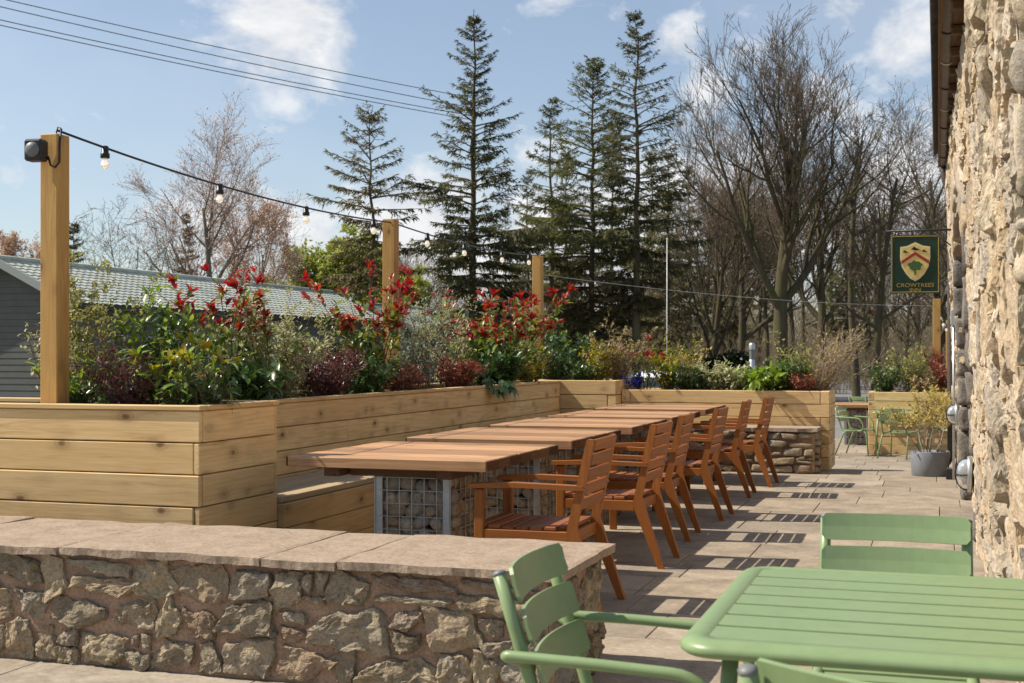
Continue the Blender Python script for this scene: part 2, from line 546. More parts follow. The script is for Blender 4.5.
M['l_varieg'] = leaf('variegated_leaves', [(0.175, 0.213, 0.0938), (0.375, 0.375, 0.2), (0.575, 0.537, 0.338), (0.25, 0.275, 0.125)], .45, .3)
M['l_olive'] = leaf('olive_leaves', [(0.15, 0.175, 0.0562), (0.275, 0.275, 0.0938), (0.4, 0.362, 0.138)], .45, .3)
M['l_grey'] = leaf('grey_green_leaves', [(0.112, 0.15, 0.0938), (0.25, 0.288, 0.2), (0.45, 0.463, 0.35)], .45, .25)
M['l_pink'] = leaf('pink_buff_leaves', [(.28, .2, .1), (.42, .29, .2), (.3, .27, .1), (.46, .36, .24)], .5, .3)
M['l_redbrown'] = leaf('red_brown_leaves', [(0.163, 0.0375, 0.0312), (0.3, 0.075, 0.05), (0.375, 0.175, 0.112)], .4, .25)
M['l_gold'] = leaf('dry_gold_leaves', [(.28, .22, .06), (.42, .34, .1), (.5, .42, .17), (.34, .31, .12)], .5, .35)
M['l_blue'] = leaf('blue_petals', [(.03, .03, .4), (.05, .04, .55)], .5, .3)
M['l_hedge'] = leaf('hedge_leaves', [(.018, .028, .012), (.035, .045, .02)], .5, .1)
M['brush'] = bark('brush_twigs', [(.17, .135, .09), (.30, .24, .155)])

def mat_ground(name, c0, c1, c2, scale, bm=.4):
    m, nt, b = new_mat(name)
    tc = N(nt, 'ShaderNodeTexCoord').outputs['Object']
    n1 = noise_(nt, tc, scale, 5, .6); n2 = noise_(nt, tc, scale * 40, 4, .7)
    f = math_(nt, 'ADD', math_(nt, 'MULTIPLY', n1, .6), math_(nt, 'MULTIPLY', n2, .4))
    nt.links.new(ramp(nt, f, [(.35, c0), (.5, c1), (.65, c2)]), b.inputs['Base Color'])
    b.inputs['Roughness'].default_value = .95
    b.inputs['Specular IOR Level'].default_value = .1
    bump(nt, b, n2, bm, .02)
    return m
M['grass'] = mat_ground('rough_grass', (.06, .07, .022), (.10, .115, .035), (.15, .13, .06), .15)
M['tarmac'] = mat_ground('grey_tarmac', (.16, .155, .15), (.20, .195, .19), (.24, .23, .22), .5)
M['hill'] = mat_ground('wooded_hill', (.07, .065, .04), (.11, .10, .06), (.15, .125, .08), .05)

def emit_mat(name, col, st):
    m, nt, b = new_mat(name)
    b.inputs['Base Color'].default_value = (.9, .85, .75, 1)
    b.inputs['Emission Color'].default_value = (*col, 1)
    b.inputs['Emission Strength'].default_value = st
    b.inputs['Roughness'].default_value = .1
    return m
M['bulb'] = emit_mat('lit_bulb', (1, .82, .6), .22)
_b = M['bulb'].node_tree.nodes['Principled BSDF']; _b.inputs['Transmission Weight'].default_value = .85; _b.inputs['IOR'].default_value = 1.2

def glassy(name):
    m, nt, b = new_mat(name)
    b.inputs['Base Color'].default_value = (.5, .51, .5, 1)
    b.inputs['Roughness'].default_value = .12
    b.inputs['Transmission Weight'].default_value = .55
    n = noise_(nt, N(nt, 'ShaderNodeTexCoord').outputs['Object'], 60, 2)
    bump(nt, b, n, .3, .003)
    return m
M['lampglass'] = glassy('ribbed_lamp_glass')

# ------------------------------------------------------------------ world and sun
TO_SUN = Vector((-.90, -.19, 1.0)).normalized()
ELEV = math.asin(TO_SUN.z)
AZ = math.atan2(TO_SUN.x, TO_SUN.y)           # clockwise from +Y

W = bpy.data.worlds.new('World'); SC.world = W
W.use_nodes = True
wn = W.node_tree
for n in list(wn.nodes): wn.nodes.remove(n)
out = wn.nodes.new('ShaderNodeOutputWorld')
bg = wn.nodes.new('ShaderNodeBackground')
sky = wn.nodes.new('ShaderNodeTexSky')
sky.sky_type = 'NISHITA'; sky.sun_disc = False
sky.sun_elevation = ELEV; sky.sun_rotation = AZ % (2 * math.pi)
sky.air_density = 1.0; sky.dust_density = 0.6; sky.ozone_density = 1.1; sky.altitude = 100
SKY_STRENGTH = 0.09
bg.inputs['Strength'].default_value = SKY_STRENGTH
geo = wn.nodes.new('ShaderNodeTexCoord')
vec = geo.outputs['Generated']
def dir_of(x, y):
    r, u = (x - 512) / FOC, -(y - 355) / FOC
    return Vector((r * CS - SN, r * SN + CS, u)).normalized()
# cumulus: soft patches around real directions in the sky, broken up by noise
mp = wn.nodes.new('ShaderNodeMapping'); mp.inputs['Scale'].default_value = (1, 1, 1.7)
wn.links.new(vec, mp.inputs['Vector'])
cl = noise_(wn, mp.outputs[0], 11, 8, .6, .25)
big = noise_(wn, mp.outputs[0], 3.2, 4, .5)
tot = None
for (x, y, rad, amp) in ((288, 18, .08, .74), (345, 40, .055, .56), (268, 66, .018, .62), (905, 50, .05, .56), (850, 12, .05, .36), (935, 105, .05, .5),
                         (676, 44, .03, .66), (700, 95, .05, .6), (10, 183, .03, .42), (310, 236, .035, .62), (430, 255, .09, .75), (600, 260, .12, .72),
                         (760, 210, .12, .66), (900, 230, .12, .66), (-20, 262, .12, .36), (560, 8, .1, .4), (1300, 80, .2, .7), (-500, 60, .2, .7), (180, 250, .1, .5)):
    dn = wn.nodes.new('ShaderNodeVectorMath'); dn.operation = 'DISTANCE'
    nv = wn.nodes.new('ShaderNodeVectorMath'); nv.operation = 'NORMALIZE'
    wn.links.new(vec, nv.inputs[0]); wn.links.new(nv.outputs[0], dn.inputs[0])
    dn.inputs[1].default_value = dir_of(x, y)
    g = math_(wn, 'MULTIPLY', math_(wn, 'SUBTRACT', 1.0, math_(wn, 'DIVIDE', dn.outputs['Value'], rad * 1.5), True), amp)
    tot = g if tot is None else math_(wn, 'MAXIMUM', tot, g)
wis = math_(wn, 'MULTIPLY', math_(wn, 'SUBTRACT', big, .46, True), .42)
dens = math_(wn, 'ADD', math_(wn, 'ADD', tot, wis), math_(wn, 'MULTIPLY', math_(wn, 'SUBTRACT', cl, .5), 1.1))
cov = ramp(wn, dens, [(.36, 0), (.48, .55), (.60, .96)])
shade = ramp(wn, cl, [(.35, (5.4, 5.6, 6.1)), (.6, (8.0, 8.0, 8.0))])
pale = mix(wn, ramp(wn, math_(wn, 'ADD', wis, .0), [(0, .17), (.12, .40)]), sky.outputs[0], (6.4, 6.9, 7.6))
skyc = mix(wn, cov, pale, shade)
wn.links.new(skyc, bg.inputs['Color'])
wn.links.new(bg.outputs[0], out.inputs['Surface'])

sun = bpy.data.lights.new('sun', 'SUN')
sun.energy = 4.9; sun.angle = R(.53); sun.color = (1, .915, .78)
so = bpy.data.objects.new('sun', sun); COL.objects.link(so)
so.rotation_euler = TO_SUN.to_track_quat('Z', 'Y').to_euler()
so.location = (-20, -5, 30)

cam = bpy.data.cameras.new('camera')
cam.sensor_width = 36; cam.lens = 36 * FOC / 1024.0
cam.shift_y = 13.5 / 1024.0
cam.dof.use_dof = True; cam.dof.focus_distance = 7.5; cam.dof.aperture_fstop = 8.0
cam.clip_end = 3000; cam.clip_start = .05
co = bpy.data.objects.new('camera', cam); COL.objects.link(co)
co.location = (0, 0, CAM_H)
co.rotation_euler = (R(90), 0, YAW)
SC.camera = co
SC.cycles.max_bounces = 6; SC.cycles.diffuse_bounces = 3; SC.cycles.glossy_bounces = 2; SC.cycles.transmission_bounces = 4
SC.view_settings.view_transform = 'Standard'
SC.view_settings.look = 'None'
SC.view_settings.exposure = .46
SC.view_settings.gamma = 1
# ------------------------------------------------------------------ ground
LOW = -0.42
EDGE = 15.25
def sheet(name, x0, x1, y0, y1, z, mat, kind='structure'):
    mb = MB(); mb.add([(x0, y0, z), (x1, y0, z), (x1, y1, z), (x0, y1, z)], [(0, 1, 2, 3)])
    return tag(mb.build(name, mat), kind=kind)
sheet('ground', -900, 900, -600, 900, LOW - .05, M['grass'])
sheet('road', -16, 9, 27.5, 98, LOW - .03, M['tarmac'])
# lower paved yard
mb = MB(); mb.box((-8, (EDGE + 27.5) / 2 - .1, LOW - .06), (40, 27.5 - EDGE, .12))
tag(mb.build('lower_yard', M['joint']), kind='structure')
mb = MB(); mb.box((-3.2, (EDGE - 4.0) / 2, -.262), (12, EDGE + 4.0, .5), ch=.01)
tag(mb.build('terrace_base', M['joint']), kind='structure')

def flags(name, x0, x1, y0, y1, z, lo=.45, hi=1.05):
    mb = MB()
    y = y0
    while y < y1 - .05:
        h = min(rnd.choice((.45, .6, .6, .75)), y1 - y)
        x = x0 - rnd.uniform(0, .6)
        while x < x1:
            w = rnd.uniform(lo, hi)
            a, b = max(x, x0), min(x + w, x1)
            if b - a > .08:
                rot = Matrix.Rotation(rnd.uniform(-.003, .003), 3, 'X') @ Matrix.Rotation(rnd.uniform(-.003, .003), 3, 'Y')
                mb.box(((a + b) / 2, y + h / 2, z - .02 + rnd.uniform(-.0015, .0015)), (b - a - rnd.uniform(.003, .007), h - rnd.uniform(.003, .007), .04), rot, ch=.003)
            x += w
        y += h
    return tag(mb.build(name, M['flag']), kind='structure')
flags('paving', -9.15, 2.75, -3.9, EDGE, 0.004)
flags('lower_paving', -7, 3, EDGE + .02, 27.4, LOW + .022)

# ------------------------------------------------------------------ stone walls
def rubble_face(mb, p0, u, n, length, z0, z1, hlo, hhi, wlo, whi, depth, relief, gap=.02, k=.4, rough=.13, nn=4, keep=None, warp=.22, wave=.3):
    """rough courses of irregular stones on the plane through p0 along u, sticking out along n"""
    u, n = Vector(u), Vector(n)
    up = Vector((0, 0, 1))
    rot0 = Matrix((u, n, up)).transposed()
    zs = [z0]
    while zs[-1] < z1 - hlo * .6:
        zs.append(zs[-1] + rnd.uniform(hlo, hhi))
    sc = (z1 - z0) / (zs[-1] - z0)
    zs = [z0 + (z - z0) * sc for z in zs]
    sd = rnd.uniform(0, 90)
    hm = (hlo + hhi) / 2
    def edge(i, s):
        if i == 0 or i == len(zs) - 1: return zs[i]
        return zs[i] + noise.noise(Vector((s * 1.3 / whi, i * 3.7, sd))) * hm * wave * 1.4
    def put(a, b, za, zb):
        if b - a < wlo * .3 or zb - za < hlo * .3: return
        s_ = (a + b) / 2; z_ = (za + zb) / 2
        if keep is not None and not keep(s_, z_, b - a, zb - za): return
        c = Vector(p0) + u * s_ + up * z_ + n * rnd.uniform(-relief, relief)
        rot = rot0 @ Matrix.Rotation(rnd.uniform(-.10, .10), 3, 'Y') @ Matrix.Rotation(rnd.uniform(-.06, .06), 3, 'Z') @ Matrix.Rotation(rnd.uniform(-.08, .08), 3, 'X')
        g = gap * rnd.uniform(.3, 1.5)
        rock(mb, c, (max(.02, b - a - g) / 2, depth, max(.02, zb - za - g) / 2), rot, rough * rnd.uniform(.7, 1.3), k * rnd.uniform(.6, 1.3), nn, nn < 8, warp)
    for i in range(len(zs) - 1):
        s = -rnd.uniform(0, .6) * whi
        while s < length:
            w = wlo + (whi - wlo) * rnd.random() ** 1.3
            a, b = max(0, s), min(length, s + w)
            m = (a + b) / 2
            za, zb = edge(i, m), edge(i + 1, m)
            r = rnd.random()
            if r < .16 and zb - za > hm * .8:
                f = rnd.uniform(.38, .62); zm = za + (zb - za) * f
                if rnd.random() < .5: put(a, b, za, zm); put(a, a + (b - a) * .55, zm, zb); put(a + (b - a) * .55, b, zm, zb)
                else: put(a, b, za, zm); put(a, b, zm, zb)
            elif r < .26: put(a, b, za, za + (zb - za) * rnd.uniform(.6, .85))
            else: put(a, b, za, zb)
            s += w

def mortar_face(mb, p0, u, n, length, z0, z1, amp=.012, step=.035):
    u, n = Vector(u), Vector(n)
    a, b = max(2, int(length / step)), max(2, int((z1 - z0) / step))
    V, F = [], []
    for j in range(b + 1):
        for i in range(a + 1):
            s, z = length * i / a, z0 + (z1 - z0) * j / b
            q = Vector((s, z, 7.7))
            V.append(Vector(p0) + u * s + Vector((0, 0, z)) + n * (amp * (noise.noise(q * 6) + .6 * noise.noise(q * 17))))
    for j in range(b):
        for i in range(a):
            k = j * (a + 1) + i
            F.append((k, k + 1, k + a + 2, k + a + 1))
    mb.add(V, F, None, True)

# foreground wall
WT, WB0, WB1 = .50, 4.61, 5.37        # top, front, back
WX0, WX1 = -5.4, -1.36
t = thing('low_stone_wall', 'low rubble stone wall with flat flagstone coping in the foreground, pink mortar between the stones', 'wall', (-3.4, 5.0, 0))
mb = MB(); mb.box(((WX0 + WX1) / 2 + 3.4, 0, .225), (WX1 - WX0, WB1 - WB0 - .03, .45), ch=.02)
mortar_face(mb, (WX0 + 3.4, WB0 + .012 - 5.0, 0), (1, 0, 0), (0, -1, 0), WX1 - WX0 - .012, 0, .462)
mortar_face(mb, (WX1 - .012 + 3.4, WB0 + .012 - 5.0, 0), (0, 1, 0), (1, 0, 0), WB1 - WB0 - .02, 0, .462)
mb.build('mortar_core', M['mortar'], t)
mb = MB()
rubble_face(mb, (WX0 + 3.4, WB0 + .03 - 5.0, 0), (1, 0, 0), (0, -1, 0), WX1 - WX0 - .02, .005, .455, .085, .15, .11, .36, .045, .009, gap=.024, k=.27, rough=.46, nn=14, warp=.3)
rubble_face(mb, (WX1 - .03 + 3.4, WB0 + .03 - 5.0, 0), (0, 1, 0), (1, 0, 0), WB1 - WB0 - .06, .005, .455, .14, .24, .2, .42, .06, .015, gap=.02, k=.3, rough=.5, nn=14)
rubble_face(mb, (WX1 + 3.4, WB1 - .02 - 5.0, 0), (-1, 0, 0), (0, 1, 0), WX1 - WX0, .005, .455, .085, .135, .14, .36, .05, .012, gap=.03, k=.38, rough=.3, nn=4)
mb.build('rubble_stones', M['rubble'], t)

def coping_slab(x0, x1, y0, y1, z, th, mat, parent, off):
    n = 26
    o = rnd.uniform(0, 99)
    V, F = [], []
    nx, ny = 40, 12
    def jit(x, y, e):
        return noise.noise(Vector((x * 7 + o, y * 7, e))) * .015 + noise.noise(Vector((x * 28 + o, y * 28, e))) * .004
    for k, zz in enumerate((z, z - th)):
        for j in range(ny + 1):
            for i in range(nx + 1):
                x = x0 + (x1 - x0) * i / nx; y = y0 + (y1 - y0) * j / ny
                e = i in (0, nx) or j in (0, ny)
                dx = jit(x, y, 1) * (1 if i in (0, nx) else .0) * .6
                dy = jit(x, y, 2 + k) * (1 if j in (0, ny) else 0) * 1.3
                dz = noise.noise(Vector((x * 5, y * 5, o))) * .006 - (.004 if e and k == 0 else 0) + (noise.noise(Vector((x * 22, y * 22, o))) * .006 if k and e else 0)
                V.append((x + dx - off[0], y + dy - off[1], zz + dz))
    S = (nx + 1) * (ny + 1)
    for j in range(ny):
        for i in range(nx):
            a = j * (nx + 1) + i
            F.append((a, a + 1, a + nx + 2, a + nx + 1))
            F.append((S + a, S + a + nx + 1, S + a + nx + 2, S + a + 1))
    for i in range(nx):
        F.append((i, S + i, S + i + 1, i + 1))
        a = ny * (nx + 1) + i
        F.append((a, a + 1, S + a + 1, S + a))
    for j in range(ny):
        a = j * (nx + 1)
        F.append((a, a + nx + 1, S + a + nx + 1, S + a))
        b = a + nx
        F.append((b, S + b, S + b + nx + 1, b + nx + 1))
    mb = MB(); mb.add(V, F, None, False)
    return mb.build('coping_slab', mat, parent)
cx = [-5.45, -4.25, -3.50, -2.55, -2.22, -1.30]
for a, b in zip(cx, cx[1:]):
    coping_slab(a + .004, b - .004, WB0 - .035, WB1 + .02, WT + rnd.uniform(-.004, .004), .036, M['coping'], t, (-3.4, 5.0))
# joint bed under the slabs
mb = MB(); mb.box((0, 0, .457), (WX1 - WX0 - .03, WB1 - WB0 - .03, .016), ch=.002)
mb.build('bedding_mortar', M['mortar'], t)

# stone bench in front of the far planter
t = thing('stone_bench', 'low stone bench with thin pale flagstone seat in front of the far timber planter', 'bench', (-2.4, 14.7, 0))
mb = MB(); mb.box((0, 0, .23), (2.24, .42, .46), ch=.02); mb.build('mortar_core', M['mortar'], t)
mb = MB()
rubble_face(mb, (-1.12, -.21, 0), (1, 0, 0), (0, -1, 0), 2.24, .005, .455, .07, .13, .12, .34, .05, .012, gap=.02, k=.3, rough=.2, nn=4)
rubble_face(mb, (1.12, -.2, 0), (0, 1, 0), (1, 0, 0), .4, .005, .455, .07, .13, .12, .3, .05, .012, gap=.02, k=.3, rough=.2, nn=4)
mb.build('rubble_stones', M['rubble'], t)
for a, b in ((-3.56, -2.65), (-2.65, -1.9), (-1.9, -1.24)):
    coping_slab(a + .003, b - .003, 14.44, 14.925, .505, .045, M['coping'], t, (-2.4, 14.7))

# ------------------------------------------------------------------ planters
def planter(name, label, x0, x1, y0, y1, ztop, rows, off_parity=0, z0=0.0, th=.10, cap=0.0, soil=.05):
    """sleepers stacked with alternating lapped corners"""
    cx_, cy_ = (x0 + x1) / 2, (y0 + y1) / 2
    t = thing(name, label, 'planter', (cx_, cy_, z0))
    H = ztop - z0; h = H / rows
    lx, ly = (x1 - x0), (y1 - y0)
    for side, nm in ((0, 'front_boards'), (1, 'back_boards'), (2, 'side_boards'), (3, 'side_boards')):
        mb = MB()
        for r in range(rows):
            z = r * h + h / 2
            lap = (r + off_parity) % 2
            if side < 2:
                L = lx if lap else lx - 2 * th - .004
                yy = (-ly / 2 + th / 2) * (1 if side == 0 else -1) + rnd.uniform(-.0025, .0025)
                cuts = [-L / 2, L / 2]
                if L > 3.2:
                    nseg = max(2, int(L / 2.4))
                    cuts = [-L / 2] + [(-L / 2 + L * (i + 1 + (.22 if r % 2 else -.2)) / nseg) for i in range(nseg - 1)] + [L / 2]
                for a, b in zip(cuts, cuts[1:]):
                    mb.box(((a + b) / 2, yy, z), (b - a - .004, th, h - .005), ch=.005, axis=0)
            else:
                L = ly - 2 * th - .004 if lap else ly
                xx = (-lx / 2 + th / 2) * (1 if side == 2 else -1) + rnd.uniform(-.0025, .0025)
                cuts = [-L / 2, L / 2]
                if L > 3.2:
                    nseg = max(2, int(L / 2.6))
                    cuts = [-L / 2] + [(-L / 2 + L * (i + 1 + (.24 if r % 2 else -.2)) / nseg) for i in range(nseg - 1)] + [L / 2]
                for a, b in zip(cuts, cuts[1:]):
                    mb.box((xx, (a + b) / 2, z), (th, b - a - .004, h - .005), ch=.005, axis=1)
        mb.build(nm, M['sleeper'], t)
    if cap:
        for s in (-1, 1):
            mb = MB()
            L = lx + .02
            nseg = 1 if L < 3.2 else 2
            for i in range(nseg):
                mb.box((-L / 2 + L * (i + .5) / nseg, s * (ly / 2 - cap / 2 + .01), H + .013), (L / nseg - .003, cap, .026), ch=.004, axis=0)
            mb.build('cap_board', M['sleeper'], t)
            mb = MB()
            L = ly - 2 * cap + .02
            nseg = max(1, int(L / 2.7))
            for i in range(nseg):
                mb.box((s * (lx / 2 - cap / 2 + .01), -L / 2 + L * (i + .5) / nseg, H + .013), (cap, L / nseg - .003, .026), ch=.004, axis=1)
            mb.build('cap_board', M['sleeper'], t)
    # uneven compost
    n = 24
    V, F = [], []
    for j in range(n + 1):
        for i in range(n + 1):
            x = -lx / 2 + th * .9 + (lx - th * 1.8) * i / n; y = -ly / 2 + th * .9 + (ly - th * 1.8) * j / n
            V.append((x, y, H - soil + noise.noise(Vector((x * 5 + cx_, y * 5, 3))) * .02))
    for j in range(n):
        for i in range(n):
            a = j * (n + 1) + i
            F.append((a, a + 1, a + n + 2, a + n + 1))
    mb = MB(); mb.add(V, F, None, True); mb.build('soil', M['soil'], t)
    return t

ZL, ZG, ZF, ZR = 1.035, 1.0, .895, .664
planter('timber_planter', 'pale sleeper planter on the left just behind the low stone wall, nearest of the planters', -5.7, -3.65, 5.92, 6.76, ZL - .026, 6, th=.034, cap=.09)
planter('timber_planter', 'long sleeper planter forming the back of the bench beside the row of tables', -5.12, -4.22, 6.785, 14.685, ZG - .026, 6, 1, th=.034, cap=.08)
planter('timber_planter', 'short square-ended planter at the far end of the long bench, partly in sun streaks', -4.60, -3.55, 14.70, 15.56, ZG + .005, 6, 0)
planter('timber_planter', 'far sleeper planter behind the stone bench at the end of the terrace', -3.54, -1.155, 14.95, 15.80, ZF, 6, 1, z0=-.0)
planter('timber_planter', 'distant planter beside the building on the lower yard, behind the potted shrub', -1.14, 2.2, 23.15, 24.05, ZR, 7, 0, z0=LOW + .024)

# bench along the long planter
t = thing('timber_bench', 'long low timber bench built against the long planter, behind the tables', 'bench', (-3.95, 10.7, 0))
mb = MB()
yy = [6.775, 9.3, 11.9, 14.69]
for k in range(4):
    for a, b in zip(yy, yy[1:]):
        mb.box((-.245 + .0 + k * .163 - .0, (a + b) / 2 - 10.7, .455), (.158, b - a - .004, .036), ch=.004, axis=1)
mb.build('seat_boards', M['bench'], t)
mb = MB()
for k in range(3):
    for a, b in zip(yy, yy[1:]):
        o = rnd.uniform(-.4, .4) if a > 7 else 0
        mb.box((.31, (a + b) / 2 - 10.7, .073 + k * .145), (.06, b - a - .004, .141), ch=.004, axis=1)
mb.build('front_boards', M['sleeper'], t)

# ------------------------------------------------------------------ posts and string lights
def post(label, x, y, z0, z1, w=.115):
    t = thing('timber_post', label, 'post', (x, y, z0), rz=0)
    mb = MB(); mb.box((0, 0, (z1 - z0) / 2), (w, w, z1 - z0), ch=.005); mb.build('shaft', M['post'], t)
    mb = MB()
    z = z1 - z0
    mb.tube([(.01, 0, z - .03), (.01, 0, z + .02), (.02, 0, z + .045), (.035, 0, z + .04), (.04, 0, z + .02)], .004, 6)
    mb.build('hook', M['iron'], t)
    return t
PX = -4.66
post('tall square timber post rising from the nearest planter, black box near its top', -4.66, 6.07, ZL - .3, 2.52, .112)
post('second square timber post standing in the long planter among red-leaved shrubs', -4.72, 10.87, ZG - .3, 2.53)
post('third square timber post at the far end of the long planter', -4.80, 15.70, LOW, 2.55)
post('slim timber post in the distant planter beside the stone building', -.02, 23.9, ZR - .4, 2.28, .13)
post('thin timber post half hidden behind the building corner, far right', .20, 25.6, LOW, 1.95, .12)

t = thing('junction_box', 'small black box with round cover fixed near the top of the nearest timber post', 'box', (-4.66, 5.96, 2.42), rz=R(8))
mb = MB(); mb.box((-.035, 0, 0), (.105, .085, .12), ch=.012); mb.build('case', M['black'], t)
mb = MB(); mb.lathe([(0, -.062), (.02, -.06), (.038, -.052), (.042, -.042)], (-.035, 0, 0), 20, axis='Y'); mb.build('round_cover', M['cap'], t)
mb = MB(); mb.tube([(.02, .03, -.03), (.04, .02, -.08), (.06, .03, -.09), (.075, .05, -.06), (.072, .06, .05), (.07, .08, .13)], .006, 6); mb.build('cable', M['black'], t)

def string(label, pts, bulbs, lit=True, r=.007, cat='string lights'):
    p0 = Vector(pts[0])
    t = thing('string_lights', label, cat, p0)
    mb = MB(); mb.tube([Vector(p) - p0 for p in pts], r, 6)
    a = [Vector(p) - p0 + Vector((.006, .004, .010 + .006 * math.sin(i * 1.7))) for i, p in enumerate(pts)]
    mb.build('cable', M['black'], t)
    for b in bulbs:
        q = Vector(b) - p0
        h = MB(); h.lathe([(.010, .012), (.02, .008), (.021, -.03), (.027, -.034), (.027, -.06), (.018, -.062)], q, 12)
        ho = h.build('lamp_holder', M['black'], t)
        g = MB(); g.lathe([(.012, -.06), (.016, -.07), (.023, -.085), (.025, -.098), (.021, -.112), (.011, -.121), (0, -.124)], q, 14)
        g.build('bulb', M['bulb'], ho)
    return t
def sagline(a, b, sag, n=22, extra=()):
    a, b = Vector(a), Vector(b)
    return [a.lerp(b, i / n) - Vector((0, 0, sag * 4 * (i / n) * (1 - i / n))) for i in range(n + 1)]
l1 = sagline((-4.64, 6.07, 2.545), (-4.70, 10.87, 2.50), .075)
string('black festoon cable with clear bulbs strung between the first and second timber posts', l1,
       [l1[2] , l1[8], l1[14], l1[20]])
l2 = sagline((-4.70, 10.87, 2.50), (-4.79, 15.70, 2.555), .06)
string('black festoon cable with clear bulbs strung between the second and third timber posts', l2,
       [l2[4], l2[9], l2[15], l2[20]])
l3 = sagline((-4.79, 15.66, 2.32), (-.02, 23.9, 2.16), .10)
mb = MB(); mb.tube([Vector(p) - Vector((-2.4, 19.8, 2.2)) for p in l3], .0035, 5)
tag(mb.build('cable', M['galv'], None, (-2.4, 19.8, 2.2)), 'thin pale cable running level from the third timber post to the post by the building', 'cable')
l4 = sagline((-.02, 23.9, 2.18), (.20, 25.6, 1.80), .05, 8)
string('short run of tiny warm lights between the two timber posts beside the building', l4, [l4[2], l4[4], l4[6]], r=.006)

# ------------------------------------------------------------------ gabion tables
def make_table():
    t = thing('gabion_table', 'x', 'table')
    zt = .76
    LX, LY, TH = 1.12, 1.30, .055
    mb = MB()
    n = 7
    for k in range(n):
        w = LY / n
        y = -LY / 2 + w * (k + .5)
        cut = -.30 + rnd.uniform(-.01, .01)
        mb.box((0, y, zt - TH / 2), (LX + rnd.uniform(-.012, .012), w - .007, TH + rnd.uniform(-.002, .002)), ch=.004, axis=0)
    mb.build('tabletop', M['tabletop'], t)
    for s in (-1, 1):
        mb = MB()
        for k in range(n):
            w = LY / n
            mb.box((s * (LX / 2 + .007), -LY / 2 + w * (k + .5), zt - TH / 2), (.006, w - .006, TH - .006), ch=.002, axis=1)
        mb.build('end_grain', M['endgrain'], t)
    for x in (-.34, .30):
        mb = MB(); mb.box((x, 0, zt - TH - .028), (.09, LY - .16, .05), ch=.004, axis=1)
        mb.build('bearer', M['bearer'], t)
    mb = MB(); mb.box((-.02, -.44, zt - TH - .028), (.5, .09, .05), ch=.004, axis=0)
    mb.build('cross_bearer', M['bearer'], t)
    gx0, gx1, gy0, gy1, gz = -.16, .27, -.40, .14, zt - TH - .055
    for x in (gx0 + .02, gx1 - .02):
        for y in (gy0 + .02, gy1 - .02):
            gb = MB(); gb.box((x, y, gz / 2), (.04, .04, gz), ch=.003, axis=2)
            gb.build('corner_post', M['galv'], t)
    w = MB()
    rr = .0024
    nz = 9; nx = 6; ny = 7
    for k in range(nz + 1):
        z = .01 + (gz - .02) * k / nz
        for y in (gy0, gy1): w.box(((gx0 + gx1) / 2, y, z), (gx1 - gx0, rr * 2, rr * 2), ch=.001)
        for x in (gx0, gx1): w.box((x, (gy0 + gy1) / 2, z), (rr * 2, gy1 - gy0, rr * 2), ch=.001)
    for k in range(nx + 1):
        x = gx0 + (gx1 - gx0) * k / nx
        for y in (gy0 - rr * 2, gy1 + rr * 2): w.box((x, y, gz / 2), (rr * 2, rr * 2, gz), ch=.001)
    for k in range(ny + 1):
        y = gy0 + (gy1 - gy0) * k / ny
        for x in (gx0 - rr * 2, gx1 + rr * 2): w.box((x, y, gz / 2), (rr * 2, rr * 2, gz), ch=.001)
    g = w.build('wire_mesh', M['galv'], t)
    s = MB()
    def pile(fixed, lo, hi, axis):
        z = .035
        while z < gz - .03:
            a = lo + rnd.uniform(.02, .05)
            while a < hi - .03:
                r1 = rnd.uniform(.035, .062); r2 = rnd.uniform(.03, .048)
                p = [0, 0, z + rnd.uniform(-.015, .015)]
                p[axis] = a + r1 * .8; p[1 - axis] = fixed + (rnd.uniform(.0, .012) if fixed < 0 or axis else -rnd.uniform(0, .012))
                rot = Matrix.Rotation(rnd.uniform(-.6, .6), 3, 'XYZ'[1 - axis])
                dims = [0, 0, r2]; dims[axis] = r1; dims[1 - axis] = .04
                rock(s, p, dims, rot, .22, .85, 4)
                a += r1 * 1.85
            z += rnd.uniform(.062, .08)
    pile(gy0 + .045, gx0 + .01, gx1 - .01, 0)
    pile(gy1 - .045, gx0 + .01, gx1 - .01, 0)
    pile(gx1 - .045, gy0 + .01, gy1 - .01, 1)
    pile(gx0 + .045, gy0 + .01, gy1 - .01, 1)
    s.build('cobbles', M['pebble'], g)
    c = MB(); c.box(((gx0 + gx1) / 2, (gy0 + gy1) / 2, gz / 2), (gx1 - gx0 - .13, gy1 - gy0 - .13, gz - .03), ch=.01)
    c.build('dark_core', M['soil'], g)  # near-black block filling the cage behind the cobbles
    return t
TY = [6.87, 8.53, 10.15, 11.73, 13.44]
tnames = ['nearest gabion table, its pale plank top closest to the low stone wall',
          'second gabion table from the low stone wall, pale plank top on a cage of stones',
          'third gabion table from the low stone wall, midway along the timber bench',
          'fourth gabion table from the low stone wall, second from the far end of the row',
          'farthest gabion table of the row, next to the stone bench']
proto = make_table()
for k, y in enumerate(TY):
    loc = (-2.745 + rnd.uniform(-.012, .012), y, 0)
    if k == 0:
        proto.location = loc; proto['label'] = tnames[0]; proto['group'] = 'gabion tables along the timber bench'; proto.name = 'gabion_table'
    else:
        repeat(proto, loc, rnd.uniform(-.008, .008), tnames[k], 'gabion tables along the timber bench')

